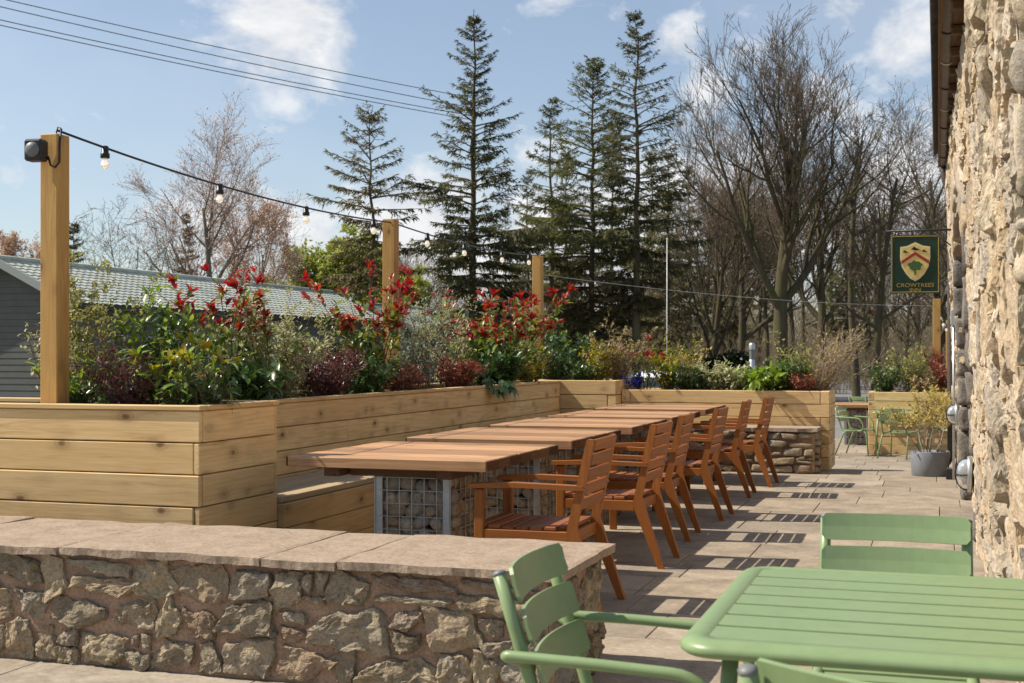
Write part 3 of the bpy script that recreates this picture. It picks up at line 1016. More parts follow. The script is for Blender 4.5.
# ------------------------------------------------------------------ wooden armchairs; seat faces -X
def make_wood_chair():
    t = thing('wooden_armchair', 'x', 'chair')
    hw = .232                       # half width between post centres
    pk = (0.0, .42)                 # knee of the back post (x, z)
    for s in (-1, 1):
        y = s * hw
        # back post: upper part leans back, leg splays back; one profile, cut from one board
        prof = [(-.026, .40), (.080, .87), (.088, .875), (.112, .873), (.116, .862), (.028, .43), (.165, .0), (.128, 0), (-.020, .36)]
        mb = MB()
        sy0, sy1 = y - .017, y + .017
        mb.prism(prof, sy0, sy1, lambda a, b, q: (a, q, b))
        o = rnd.uniform(0, 50)
        mb.g = [(p[2] + o, p[0] + o, p[1]) for p in mb.v]
        mb.build('back_leg', M['teak'], t)
        mb = MB(); mb.box((-.49, y, .305), (.052, .036, .61), ch=.004, axis=2); mb.build('front_leg', M['teak'], t)
        mb = MB()
        arm = [(-.545, .612), (-.545, .636), (-.3, .648), (0.06, .640), (.075, .618), (-.3, .622)]
        mb.prism(arm, y - .03, y + .03, lambda a, b, q: (a, q, b))
        o = rnd.uniform(0, 50)
        mb.g = [(p[0] + o, p[2] + o, p[1]) for p in mb.v]
        mb.build('armrest', M['teak'], t)
        mb = MB(); mb.beam((-.465, y, .375), (-.02, y, .375), .03, .062); mb.build('side_rail', M['teak'], t)
    mb = MB(); mb.box((-.49, 0, .375), (.028, 2 * hw - .036, .062), ch=.003, axis=1); mb.build('apron', M['teak'], t)
    mb = MB(); mb.box((.0, 0, .375), (.028, 2 * hw - .036, .062), ch=.003, axis=1)
    mb.build('apron', M['teak'], t)
    mb = MB()
    for k in range(7):
        x = -.485 + .074 * k
        z = .425 - .012 * math.sin(math.pi * k / 6)
        mb.box((x, 0, z), (.064, 2 * hw - (.036 if k == 6 else -.01), .02), Matrix.Rotation(-.02 + .0 * k, 3, 'Y'), ch=.004, axis=1)
    mb.build('seat_slats', M['teak_seat'], t)
    mb = MB()
    lean = Matrix.Rotation(math.atan2(.104, .47), 3, 'Y')
    for k in range(5):
        z = .545 + .0745 * k
        x = .004 + (z - .42) * .222
        mb.box((x + .010, 0, z), (.018, 2 * hw - .034, .060), lean, ch=.004, axis=1)
    mb.build('back_slats', M['teak'], t)
    return t
CH = [(6.52, -1.745, 0), (8.00, -1.735, -.02), (9.20, -1.80, .02), (10.40, -1.745, -.015), (12.12, -1.78, .03), (13.15, -1.70, -.03)]
cn = ['nearest wooden slatted armchair, partly behind the low stone wall',
      'second wooden slatted armchair along the tables, just beyond the nearest one',
      'third wooden slatted armchair from the low stone wall',
      'fourth wooden slatted armchair from the low stone wall, third from the far end',
      'fifth wooden slatted armchair, second from the far end of the row',
      'farthest wooden slatted armchair, standing by the stone bench']
proto = make_wood_chair()
for k, (y, x, rz) in enumerate(CH):
    if k == 0:
        proto.location = (x, y, 0.005); proto['label'] = cn[0]; proto['group'] = 'wooden armchairs along the tables'
        proto.rotation_euler = (0, 0, rz)
    else:
        repeat(proto, (x, y, .005), rz, cn[k], 'wooden armchairs along the tables')

# ------------------------------------------------------------------ green metal set
def bend(pts, r=.05, n=5):
    """round the corners of a polyline"""
    P = [Vector(p) for p in pts]
    out_ = [P[0]]
    for i in range(1, len(P) - 1):
        a = (P[i - 1] - P[i]); b = (P[i + 1] - P[i])
        q = min(r, a.length * .48, b.length * .48)
        A = P[i] + a.normalized() * q; B = P[i] + b.normalized() * q
        for k in range(n + 1):
            u = k / n
            out_.append(A * (1 - u) ** 2 + P[i] * 2 * u * (1 - u) + B * u * u)
    out_.append(P[-1])
    return out_

def curved_slat(mb, c, half_w, h, th, sag, lean, axis_dir=1, n=20, corner=.014):
    """bowed slat across Y; centre bows towards -X; lean tips it"""
    V, F = [], []
    cs, sn = math.cos(lean), math.sin(lean)
    for i in range(n + 1):
        u = -math.cos(math.pi * i / n) * .55 + (-1 + 2 * i / n) * .45
        y = u * half_w
        e = max(0, abs(y) - (half_w - corner))
        hh = h / 2 - (corner - math.sqrt(max(0, corner ** 2 - e ** 2)))
        xb = -sag * (1 - u * u)
        for (dx, dz) in ((-th / 2, -hh), (-th / 2 - .002, 0), (-th / 2, hh), (th / 2, hh), (th / 2 - .002, 0), (th / 2, -hh)):
            V.append((c[0] + xb + dx * cs - dz * sn, c[1] + y, c[2] + dx * sn + dz * cs))
    for i in range(n):
        for k in range(6):
            k2 = (k + 1) % 6
            F.append((i * 6 + k, (i + 1) * 6 + k, (i + 1) * 6 + k2, i * 6 + k2))
    F.append(tuple(range(6))); F.append(tuple(n * 6 + k for k in reversed(range(6))))
    mb.add(V, F, None, False)

def make_green_chair():
    """faces +X; origin on the floor under the seat centre"""
    t = thing('garden_armchair', 'x', 'chair')
    hw = .198
    rt = .0135
    for s in (-1, 1):
        y = s * hw
        mb = MB()
        mb.tube(bend([(-.325, y, .815), (-.275, y, .655), (-.215, y, .455), (-.17, y * 1.02, .41), (.21, y * 1.02, .435)], .05), rt + .002, 12)
        p = mb.build('back_post', M['green'], t)
        c = MB()
        d = Vector((-.05, 0, .16)).normalized()
        q = Vector((-.325, y, .815))
        c.tube([q - d * .003, q + d * .003, q + d * .007, q + d * .009], [rt + .0022, rt + .0022, rt * .75, rt * .2], 12)
        c.build('end_cap', M['cap'], p)
        mb = MB()
        yo = s * (hw + .045)
        mb.tube(bend([(-.255, s * (hw + .006), .625), (-.315, yo - s * .01, .645), (-.1, yo, .642), (.125, yo, .632), (.185, yo - s * .005, .52), (.165, yo - s * .02, .43), (.08, s * (hw + .012), .418)], .06, 6), rt - .001, 12)
        mb.build('armrest', M['green'], t)
        mb = MB(); mb.tube(bend([(.18, s * (hw + .012), .43), (.225, s * (hw + .02), .38), (.275, s * (hw + .05), .008)], .05), rt, 12); mb.build('front_leg', M['green'], t)
        mb = MB(); mb.tube(bend([(-.12, s * (hw + .012), .41), (-.17, s * (hw + .02), .37), (-.305, s * (hw + .045), .008)], .05), rt, 12); mb.build('rear_leg', M['green'], t)
    lean = math.atan2(.06, .2)
    for k in range(3):
        z = .792 - .092 * k
        x = -.325 + (.815 - z) * .31 + .016
        mb = MB(); curved_slat(mb, (x + .016, 0, z), hw + .008, .078, .009, .026, lean); mb.build('back_slat', M['green'], t)
    mb = MB()
    for k in range(6):
        x = -.165 + .077 * k
        z = .430 - .014 * math.sin(math.pi * min(1, k / 5)) + (.008 if k == 5 else 0)
        mb.box((x, 0, z), (.070, 2 * hw + .03, .009), Matrix.Rotation(-.03, 3, 'Y'), ch=.003)
    mb.build('seat_slats', M['green'], t)
    return t

def make_green_table(LX, LY, slats, label, loc, leg_in=.1):
    t = thing('metal_table', label, 'table', loc)
    zt = .74; cr = .085; th = .034
    # rim: rounded profile swept round a rounded rectangle
    path = []
    for (sx, sy, a0) in ((1, -1, -90), (1, 1, 0), (-1, 1, 90), (-1, -1, 180)):
        for k in range(9):
            a = R(a0 + 90 * k / 8)
            path.append((sx * (LX / 2 - cr), sy * (LY / 2 - cr), math.cos(a), math.sin(a)))
    prof = [(0, -.002), (0, -th), (-.004, -th - .004), (-.03, -th - .004)]
    prof = [(-.062, -.006), (-.058, 0), (-.03, .001), (-.016, -.002), (-.006, -.009), (0, -.017), (-.003, -.027), (-.012, -.033), (-.03, -.035), (-.06, -.033)]
    V, F = [], []
    m = len(prof)
    for (px_, py_, c, s) in path:
        for (o, z) in prof:
            V.append((px_ + c * (cr + o), py_ + s * (cr + o), zt + z))
    n = len(path)
    for i in range(n):
        j = (i + 1) % n
        for k in range(m):
            k2 = (k + 1) % m
            F.append((i * m + k, j * m + k, j * m + k2, i * m + k2))
    mb = MB(); mb.add(V, F, None, True); mb.build('rim', M['green'], t)
    mb = MB()
    W_ = LY - .118
    for k in range(slats):
        w = W_ / slats
        y = -W_ / 2 + w * (k + .5)
        mb.box((0, y, zt - .012), (LX - .115, w - .017, .022), ch=.0016)
    for s in (-.3, 0, .3): mb.box((s * LX, 0, zt - .028), (.05, LY - .1, .02), ch=.002)
    mb.build('slatted_top', M['green'], t)
    for sx in (-1, 1):
        for sy in (-1, 1):
            mb = MB()
            x, y = sx * (LX / 2 - leg_in), sy * (LY / 2 - leg_in)
            mb.tube([(x, y, zt - .035), (x + sx * .045, y + sy * .045, .006)], .017, 12)
            mb.build('leg', M['green'], t)
    return t

make_green_table(1.30, .995, 7, 'large sage green slatted metal table with rounded corners, nearest thing on the terrace', (.155, 3.015, 0))
gc = make_green_chair()
gc.location = (-.595, 2.91, 0.004); gc.rotation_euler = (0, 0, R(1))
gc['label'] = 'green metal armchair at the left end of the nearest table, beside the low wall'
gc['group'] = 'green metal armchairs'
sc_ = repeat(gc, (-.113, 3.64, .004), R(-90 + 1), 'green metal chair without arms at the far side of the nearest green table', 'green metal chairs')
sc_.name = 'garden_chair'
for ch_ in list(sc_.children):
    if ch_.name.startswith('armrest'): bpy.data.objects.remove(ch_)
repeat(gc, (.045, 2.20, .004), R(64), 'green metal armchair nearest of all, only its back top showing below the green table', 'green metal armchairs')

# far set on the lower yard
LY0 = LOW + .026
x, y = at(858, 22.0)
repeat(gc, (x, y, LY0), R(-18), 'distant green metal armchair facing right, left of the far green table', 'green metal armchairs')
x, y = at(899, 21.3)
repeat(gc, (x, y, LY0), R(70), 'distant green metal armchair in front of the far green table, left of the grey pot', 'green metal armchairs')
x, y = at(946, 22.1)
repeat(gc, (x, y, LY0), R(165), 'distant green metal armchair right of the far green table, mostly behind the potted shrub', 'green metal armchairs')
x, y = at(866, 27.2)
repeat(gc, (x, y, LY0), R(60), 'most distant green metal armchair, behind the far wooden table, only back top showing', 'green metal armchairs')
x, y = at(899, 22.0)
make_green_table(.85, .8, 6, 'small distant green metal table on the lower yard between green chairs', (x, y, LY0))
x, y = at(853, 25.0)
src = [o for o in COL.objects if o.get('category') == 'table' and o.name == 'gabion_table'][0]
repeat(src, (x, y, LY0), R(4), 'distant gabion table on the lower yard seen between the far planters')['group'] = 'gabion table on the lower yard'

# grey pot with a shrub
px_, py_ = at(930, 14.0)
t = thing('plant_pot', 'round grey planter pot with a wispy shrub beside the stone building', 'pot', (px_, py_, .004))
mb = MB(); mb.lathe([(0, 0), (.185, 0), (.19, .005), (.207, .255), (.205, .262), (.193, .262), (.188, .23), (0, .228)], n=36); mb.build('pot_body', M['greypot'], t)
mb = MB(); mb.lathe([(.188, .235), (.1, .242), (0, .244)], n=20); mb.build('soil', M['soil'], t)
POT = (px_, py_, .24)
# ------------------------------------------------------------------ stone inn
BT = thing('stone_inn', 'old cream rubble-stone building with dark gutter and timber soffit', 'building', (.3, 10, 0))
def wx(y): return .305 - .010 * (y - 8)        # wall plane in world X
def bl(x, y, z): return (x - .3, y - 10, z)
Y0, Y1, ZT = 4.7, 15.1, 3.36
OPEN = [(9.75, 12.25, 0, 2.45), (13.75, 14.35, .95, 2.2)]
mb = MB()
ys = [Y0, OPEN[0][0], OPEN[0][1], OPEN[1][0], OPEN[1][1], Y1]
def core(y0, y1, z0, z1, x1=None, back=.34):
    xa = wx((y0 + y1) / 2) + .02
    mb.box(bl((xa + xa + back) / 2, (y0 + y1) / 2, (z0 + z1) / 2), (back, y1 - y0, z1 - z0), ch=.01)
core(Y0, OPEN[0][0], 0, ZT); core(OPEN[0][0] + .002, OPEN[0][1] - .002, 2.72, ZT); core(OPEN[0][1], OPEN[1][0], 0, ZT)
core(OPEN[1][0] + .002, OPEN[1][1] - .002, 2.2, ZT); core(OPEN[1][0] + .002, OPEN[1][1] - .002, 0, .95); core(OPEN[1][1], Y1, 0, ZT)
# gable ends and rear
for y in (Y0 + .17, Y1 - .17):
    mb.prism([(.66, 0), (6.6, 0), (6.6, ZT), (3.6, 5.9), (.66, ZT)], y - .165, y + .165, lambda a, b, q: bl(a, q, b))
mb.box(bl(6.45, (Y0 + Y1) / 2, ZT / 2), (.3, Y1 - Y0 - .7, ZT), ch=.01)
mortar_face(mb, bl(wx(Y0) - .004, Y0, 0), Vector((-.010, 1, 0)).normalized(), (-1, 0, 0), OPEN[0][0] - Y0, 0, ZT, .02, .06)
mb.build('wall_core', M['lime'], BT)
mb = MB()
def keep(o):
    def f(s, z, w, h):
        y = Y0 + s
        for (a, b, c, d) in OPEN:
            if a - .0 - w * .35 < y < b + w * .35 and c - h * .35 < z < d + h * .35: return False
        return True
    return f
u = Vector((-.010, 1, 0)).normalized()
rubble_face(mb, bl(wx(Y0), Y0, 0), u, (-1, 0, 0), Y1 - Y0, 0.0, ZT - .02, .16, .36, .24, .70, .036, .010, gap=.012, k=.10, rough=.40, nn=14, keep=keep(None), warp=.2, wave=.35)
rubble_face(mb, bl(.3, Y1 - .02, 0), (1, 0, 0), (0, 1, 0), 6.2, 0, ZT - .02, .16, .3, .2, .5, .06, .015, gap=.03, nn=4)
rubble_face(mb, bl(.3, Y0 + .02, 0), (1, 0, 0), (0, -1, 0), 6.2, 0, ZT - .02, .16, .3, .2, .5, .06, .015, gap=.03, nn=4)
mb.build('rubble_stones', M['sandstone'], BT)
# big rough quoins at the near part
mb = MB()
z = 0
k = 0
while z < ZT - .2:
    h = rnd.uniform(.3, .46)
    L = .62 if k % 2 else .44
    rock(mb, bl(wx(5.9) + .045 + rnd.uniform(-.02, .02), 5.95 + (.08 if k % 2 else -.05), z + h / 2), (.10, L / 2, h / 2 - .012), None, .55, .18, 14, False, .12)
    z += h; k += 1
mb.build('quoin_stones', M['quoin'], BT)
# dressed jambs of the doorway
for yj, sgn in ((OPEN[0][1] + .09, 1), (OPEN[0][0] - .10, -1)):
    mb = MB()
    z = 0; k = 0
    while z < 2.2:
        h = rnd.uniform(.22, .4); h = min(h, 2.24 - z)
        rock(mb, bl(wx(yj) + .06, yj, z + h / 2), (.125 if k % 2 else .115, .10, h / 2 - .008), None, .22, .15, 6)
        z += h; k += 1
    mb.build('door_jamb', M['jamb'], BT)
mb = MB()
for i in range(13):
    a = math.pi * (i + .5) / 13
    yc = 11.0 - 1.36 * math.cos(a); zc = 2.18 + .56 * math.sin(a)
    rock(mb, bl(wx(yc) + .05, yc, zc), (.11, .16, .13), Matrix.Rotation(-(a - math.pi / 2) * .62, 3, 'X'), .2, .15, 6)
mb.build('door_arch', M['sandstone'], BT)
mb = MB()
rock(mb, bl(wx(14.05) + .04, 14.05, 2.32), (.08, .46, .10), None, .16, .12, 6)
mb.build('window_lintel', M['sandstone'], BT)
mb = MB()
rock(mb, bl(wx(14.05) + .02, 14.05, .92), (.10, .42, .06), None, .12, .1, 6)
mb.build('window_sill', M['sandstone'], BT)
# the old wall leans out a little towards the eaves
for ch_ in BT.children:
    for vv in ch_.data.vertices: vv.co.x -= .034 * vv.co.z
mb = MB()
for k in range(13):
    mb.box(bl(wx(11) + .30, 9.75 + .0962 + k * .1923, 1.36), (.045, .188, 2.70), ch=.006, axis=2)
d = mb.build('door', M['doorwood'], BT)
mb = MB(); mb.tube([bl(wx(11) + .26, 10.9, 1.0), bl(wx(11) + .23, 10.9, 1.02), bl(wx(11) + .23, 10.9, 1.14), bl(wx(11) + .26, 10.9, 1.16)], .008, 8); mb.build('handle', M['iron'], d)
mb = MB()
mb.box(bl(wx(14.05) + .16, 14.05, 1.575), (.04, .58, 1.24), ch=.004)
w_ = mb.build('window', M['glass_dark'], BT)
mb = MB()
for yy_ in (13.78, 14.05, 14.32): mb.box(bl(wx(14.05) + .125, yy_, 1.575), (.03, .04, 1.235), ch=.003)
for zz in (.98, 1.575, 2.17): mb.box(bl(wx(14.05) + .124, 14.05, zz), (.026, .58, .04), ch=.003)
mb.build('frame', M['white'], w_)
# eaves: rafters, soffit, gutter, roof
mb = MB()
mb.box(bl(.17, (Y0 + Y1) / 2, ZT + .022), (.34, Y1 - Y0, .02), ch=.003, axis=1)
mb.build('soffit', M['soffit'], BT)
y = Y0 + .2
while y < Y1 - .1:
    mb = MB(); mb.box(bl(.14, y, ZT - .02), (.12, .05, .06), ch=.005, axis=0)
    mb.build('rafter', M['soffit'], BT)
    y += .62
mb = MB()
n = 10
V, F = [], []
for i, yy_ in enumerate((Y0 - .05, Y1 + .05)):
    for k in range(n + 1):
        a = math.pi + math.pi * k / n
        V.append(bl(.060 + .050 * math.cos(a), yy_, ZT + .055 + .055 * math.sin(a)))
    for k in range(n + 1):
        a = 2 * math.pi - math.pi * k / n
        V.append(bl(.060 + .044 * math.cos(a), yy_, ZT + .055 + .049 * math.sin(a)))
m_ = 2 * n + 2
for k in range(m_):
    k2 = (k + 1) % m_
    F.append((k, k2, m_ + k2, m_ + k))
F.append(tuple(range(m_))[::-1]); F.append(tuple(range(m_, 2 * m_)))
mb.add(V, F, None, True)
g = mb.build('gutter', M['rust'], BT)
y = Y0 + .4
kk = 0
while y < Y1:
    mb = MB()
    mb.tube([bl(.060 + .055 * math.cos(a), y, ZT + .055 + .06 * math.sin(a)) for a in [math.pi + math.pi * i / 8 for i in range(9)]] , .007, 6)
    mb.beam(bl(.09, y, ZT + .052), bl(.20, y, ZT - .01), .016, .006)
    mb.build('gutter_bracket', M['galv'] if kk % 2 else M['iron'], g)
    y += .92; kk += 1
mb = MB()
mb.tube(bend([bl(.06, Y1 - .12, ZT + .01), bl(.06, Y1 - .12, ZT - .12), bl(wx(Y1) - .105, Y1 - .12, ZT - .34), bl(wx(Y1) - .105, Y1 - .12, .15), bl(wx(Y1) - .2, Y1 - .12, .06)], .08), .034, 10)
mb.build('downpipe', M['rust'], BT)
mb = MB()
for sgn in (0, 1):
    for r_ in range(13):
        for c_ in range(27):
            u0 = r_ / 13.0
            xa = -.02 + 3.62 * (r_ + .5) / 13; za = ZT + .05 + 2.56 * (r_ + .5) / 13
            if sgn: xa = 7.22 - xa
            rot = Matrix.Rotation(-math.atan2(2.56, 3.62) * (1 if not sgn else -1) + (.03 if not sgn else -.03), 3, 'Y')
            mb.box(bl(xa, Y0 + .02 + (c_ + .5 + (.5 if r_ % 2 else 0) - .25) * (Y1 - Y0) / 27, za + .09), (.40, (Y1 - Y0) / 27 - .006, .014), rot, ch=.002)
mb.build('roof', M['slate'], BT)

# wall lights, box and conduit
def bulkhead(label, y, z, s=1.0):
    t = thing('wall_light', label, 'wall light', (wx(y) - .075, y, z), rz=R(-.6))
    mb = MB(); mb.lathe([(0, .0), (.085 * s, 0), (.092 * s, -.012), (.088 * s, -.03), (.075 * s, -.032)], n=28, axis='X')
    for i, p in enumerate(mb.v): mb.v[i] = (p[0], p[1], p[2] * 1.35)
    mb.build('body', M['galv'], t)
    mb = MB(); mb.lathe([(.076 * s, -.03), (.072 * s, -.06), (.055 * s, -.085), (.028 * s, -.098), (0, -.10)], n=28, axis='X')
    for i, p in enumerate(mb.v): mb.v[i] = (p[0], p[1], p[2] * 1.35)
    mb.build('lens', M['lampglass'], t)
    mb = MB()
    arc = [(-.03 - .078 * math.sin(a), 0, -.108 * s * math.cos(a)) for a in [math.pi * i / 12 for i in range(13)]]
    mb.tube(arc, .005, 6)
    mb.tube([(-.03 - .078 * math.sin(a), -.082 * s * math.cos(a), 0) for a in [math.pi * i / 12 for i in range(13)]], .005, 6)
    mb.build('guard', M['iron'], t)
    mb = MB(); mb.box((.03, 0, 0), (.06, .09, .14), ch=.008); mb.build('mounting', M['iron'], t)
    return t
bulkhead('nearer oval bulkhead wall light with wire guard on the stone building', 9.25, .50)
bulkhead('farther bulkhead wall light higher up the stone wall beyond the doorway', 12.9, .74, .85)
t = thing('conduit', 'thin grey conduit with small galvanised box on the far end of the stone wall', 'conduit', (wx(13.2) - .11, 13.2, 0))
mb = MB(); mb.tube([(0, 0, .1), (0, 0, 1.65)], .012, 8); mb.build('pipe', M['galv'], t)
mb = MB(); mb.box((0, 0, 1.66), (.06, .1, .15), ch=.008); mb.build('box', M['galv'], t)
t = thing('black_box', 'small black box on the paving at the foot of the stone wall beside the pot', 'box', (wx(14.3) - .13, 14.3, .004))  # plain small black box with a lid
mb = MB(); mb.box((0, 0, .055), (.07, .09, .11), ch=.008); mb.build('case', M['black'], t)
mb = MB(); mb.box((0, 0, .115), (.05, .07, .012), ch=.003); mb.build('lid', M['cap'], t)

# hanging sign: its face looks at the terrace
def text(body, size, mat, parent, loc, nm='lettering', sx=1.0):
    cu = bpy.data.curves.new(nm, 'FONT')
    cu.body = body; cu.size = size; cu.align_x = 'CENTER'; cu.align_y = 'CENTER'; cu.extrude = .0015
    tmp = bpy.data.objects.new(nm, cu); COL.objects.link(tmp)
    dg = bpy.context.evaluated_depsgraph_get()
    me = bpy.data.meshes.new_from_object(tmp.evaluated_get(dg))
    bpy.data.objects.remove(tmp)
    me.materials.clear(); me.materials.append(mat)
    o = bpy.data.objects.new(nm, me); COL.objects.link(o)
    o.parent = parent; o.location = loc; o.rotation_euler = (R(90), 0, 0); o.scale = (sx, 1, 1)
    return o
sy = 12.75
xl, _ = at(893, 12.75); 
sgn = thing('pub_sign', 'dark green hanging sign reading CROWTREES INN with a yellow shield, on an iron bracket', 'sign', (-.205, sy, 2.15), rz=R(6))
SW, SH = .438, .545
mb = MB(); mb.box((0, 0, 0), (SW, .035, SH), ch=.006); mb.build('board', M['signgreen'], sgn)
mb = MB()
for z in (-1, 1): mb.box((0, -.019, z * (SH / 2 - .012)), (SW - .014, .004, .006), ch=.001)
for x in (-1, 1): mb.box((x * (SW / 2 - .010), -.019, 0), (.006, .004, SH - .032), ch=.001)
mb.build('border', M['gold'], sgn)
def shield(s):
    pts = [(-.145, .175), (-.075, .185), (0, .222), (.075, .185), (.145, .175), (.148, .06), (.13, -.03), (.09, -.10), (.045, -.15), (0, -.175), (-.045, -.15), (-.09, -.10), (-.13, -.03), (-.148, .06)]
    return [(a * s, .022 + (b - .022) * s) for a, b in pts][::-1]
def plate(nm, pts, y, mat, parent, dx=0, dz=0):
    mb = MB(); mb.prism(pts, y, y + .003, lambda a, b, q: (a + dx, q, b + dz))
    return mb.build(nm, mat, parent)
sh = plate('shield', shield(.92), -.0215, M['signcream'], sgn)
plate('field', shield(.845), -.0248, M['goldpale'], sh)
plate('chevron', [(-.125, .0), (0, .085), (.125, .0), (.125, .03), (0, .115), (-.125, .03)], -.0281, M['signred'], sh)
crown = [(.062 * (1 + .16 * math.sin(5 * a)) * math.cos(a), .045 * (1 + .14 * math.cos(7 * a)) * math.sin(a)) for a in [2 * math.pi * i / 28 for i in range(28)]]
mb = MB(); mb.prism(crown, -.0283, -.025, lambda a, b, q: (a, q, b - .015)); mb.prism([(-.008, -.1), (.008, -.1), (.006, -.04), (-.006, -.04)], -.0279, -.025, lambda a, b, q: (a, q, b))
mb.build('tree_emblem', M['signleaf'], sh)
bird = [(-.05, .0), (-.03, .012), (-.022, .028), (-.008, .03), (.0, .02), (.03, .004), (.06, -.012), (.03, -.012), (.0, -.016), (-.02, -.008)]
mb = MB()
for (dx, dz, s) in ((0, .14, .8), (-.088, .115, .5), (.082, .12, .5)):
    mb.prism([(a * s, b * s) for a, b in bird], -.0282, -.025, lambda a, b, q, dx=dx, dz=dz: (a + dx, q, b + dz))
mb.build('bird_emblem', M['black'], sh)
text('CROWTREES', .052, M['gold'], sgn, (0, -.018, -.198), sx=1.12)
text('INN', .048, M['gold'], sgn, (0, -.018, -.243), sx=1.2)
# bracket
t = thing('sign_bracket', 'black iron bracket with scrolls holding the hanging sign out from the wall', 'bracket', (0, sy, 2.15))
mb = MB()
mb.tube([(-.47, 0, .315), (.30, 0, .315)], .010, 8)
mb.tube([(-.05, .0, .31), (.1, 0, .18), (.28, 0, .02)], .007, 6)
mb.build('arm', M['iron'], t)
mb = MB()
for z0_, s_ in ((.42, .05), (.08, .045), (-.08, .05)):
    mb.tube([(.2 + s_ * math.cos(a) * (1 - a / 9), 0, z0_ + s_ * math.sin(a) * (1 - a / 9)) for a in [i * .5 for i in range(13)]], .005, 6)
mb.build('scroll', M['iron'], t)
mb = MB()
for x in (-.38, -.05): mb.tube([(x, 0, .31), (x, 0, .27)], .005, 6)
mb.build('hanger', M['iron'], t)

# ------------------------------------------------------------------ holiday lodges
def lodge(label, xe, y0, y1, zr, ze, half, zg, win=()):
    """ridge along Y; xe is the eave nearest the camera (+X side)"""
    t = thing('timber_lodge', label, 'lodge', (xe - half, (y0 + y1) / 2, zg))
    cy = (y0 + y1) / 2; L = y1 - y0
    hw = half - .35
    ze_, zr_ = ze - zg, zr - zg
    # clad walls: lapped boards
    mb = MB()
    nb = int((ze_ - .05) / .145)
    for k in range(nb):
        z = .05 + .145 * (k + .5)
        tilt = .06
        mb.box((hw, 0, z), (.03, L - .5, .142), Matrix.Rotation(-tilt, 3, 'Y'), ch=.004, axis=1)
        mb.box((-hw, 0, z), (.03, L - .5, .142), Matrix.Rotation(tilt, 3, 'Y'), ch=.004, axis=1)
    nz = int((zr_ - .1) / .145)
    for k in range(nz):
        z = .05 + .145 * (k + .5)
        w = hw if z < ze_ - .1 else max(.05, hw * (zr_ - z) / (zr_ - ze_ + .1))
        for s in (-1, 1):
            mb.box((0, s * (L / 2 - .25), z), (2 * w, .03, .142), Matrix.Rotation(tilt * s, 3, 'X'), ch=.004, axis=0)
    mb.box((0, 0, ze_ / 2), (2 * hw - .06, L - .56, ze_ - .05), ch=.01)
    mb.build('wall', M['clad'], t)
    # roof sheets: stepped and waved like tiles
    mb = MB()
    rows, cols = 13, int(L / .0625)
    for s in (-1, 1):
        V, F = [], []
        for r_ in range(rows):
            for e in (0, 1):
                u = (r_ + e) / rows
                for c_ in range(cols + 1):
                    y = -L / 2 + L * c_ / cols
                    x = s * half * (1 - u) * 1.02
                    z = ze_ + (zr_ - ze_) * u + (.022 if e == 0 else 0) + .011 * math.sin(c_ * math.pi * .5 + .8)
                    V.append((x, y, z))
        n = cols + 1
        for r_ in range(rows * 2 - 1):
            for c_ in range(cols):
                a = r_ * n + c_
                q = (a, a + 1, a + n + 1, a + n)
                F.append(q if s > 0 else q[::-1])
        mb.add(V, F, None, False)
    rf = mb.build('roof', M['rooftile'], t)
    mb = MB(); mb.tube([(0, -L / 2, zr_ + .02), (0, L / 2, zr_ + .02)], .07, 8); mb.build('ridge', M['rooftile'], rf)
    for s in (-1, 1):
        for e in (-1, 1):
            mb = MB(); mb.beam((s * half * 1.02, e * (L / 2 + .012), ze_ - .07), (s * .01, e * (L / 2 + .012), zr_ - .07), .03, .17)
            mb.build('bargeboard', M['trim'], t)
        mb = MB(); mb.box((s * half * 1.0, 0, ze_ - .05), (.025, L, .12), ch=.004)
        mb.build('fascia', M['black'], t)
    for (yy_, w, zc, h) in win:
        mb = MB(); mb.box((hw + .02, yy_, zc), (.05, w, h), ch=.006); p = mb.build('window', M['glass_dark'], t)
        mb = MB()
        for s in (-1, 1):
            mb.box((hw + .04, yy_ + s * w / 2, zc), (.04, .07, h + .07), ch=.004)
            mb.box((hw + .041, yy_, zc + s * h / 2), (.04, w, .07), ch=.004)
        mb.build('frame', M['trim'], p)
    return t
lodge('nearest grey-green timber lodge with pale tiled roof, its gable behind the nearest post', -17.95, 24.0, 41.0, 3.46, 2.44, 2.05, LOW,
      [(-5.5, 1.4, 1.6, 1.1), (-2, .9, 1.3, 1.9), (1.8, 1.4, 1.6, 1.1), (5, 1.4, 1.6, 1.1)])
lodge('second timber lodge with pale roof farther back behind the middle posts', -20.6, 50.0, 68.0, 3.42, 2.40, 2.05, LOW, [(-4, 1.4, 1.6, 1.1), (2, 1.4, 1.6, 1.1)])
# ------------------------------------------------------------------ planting
def rv(s=1.0): return Vector((rnd.uniform(-s, s), rnd.uniform(-s, s), rnd.uniform(-s, s)))

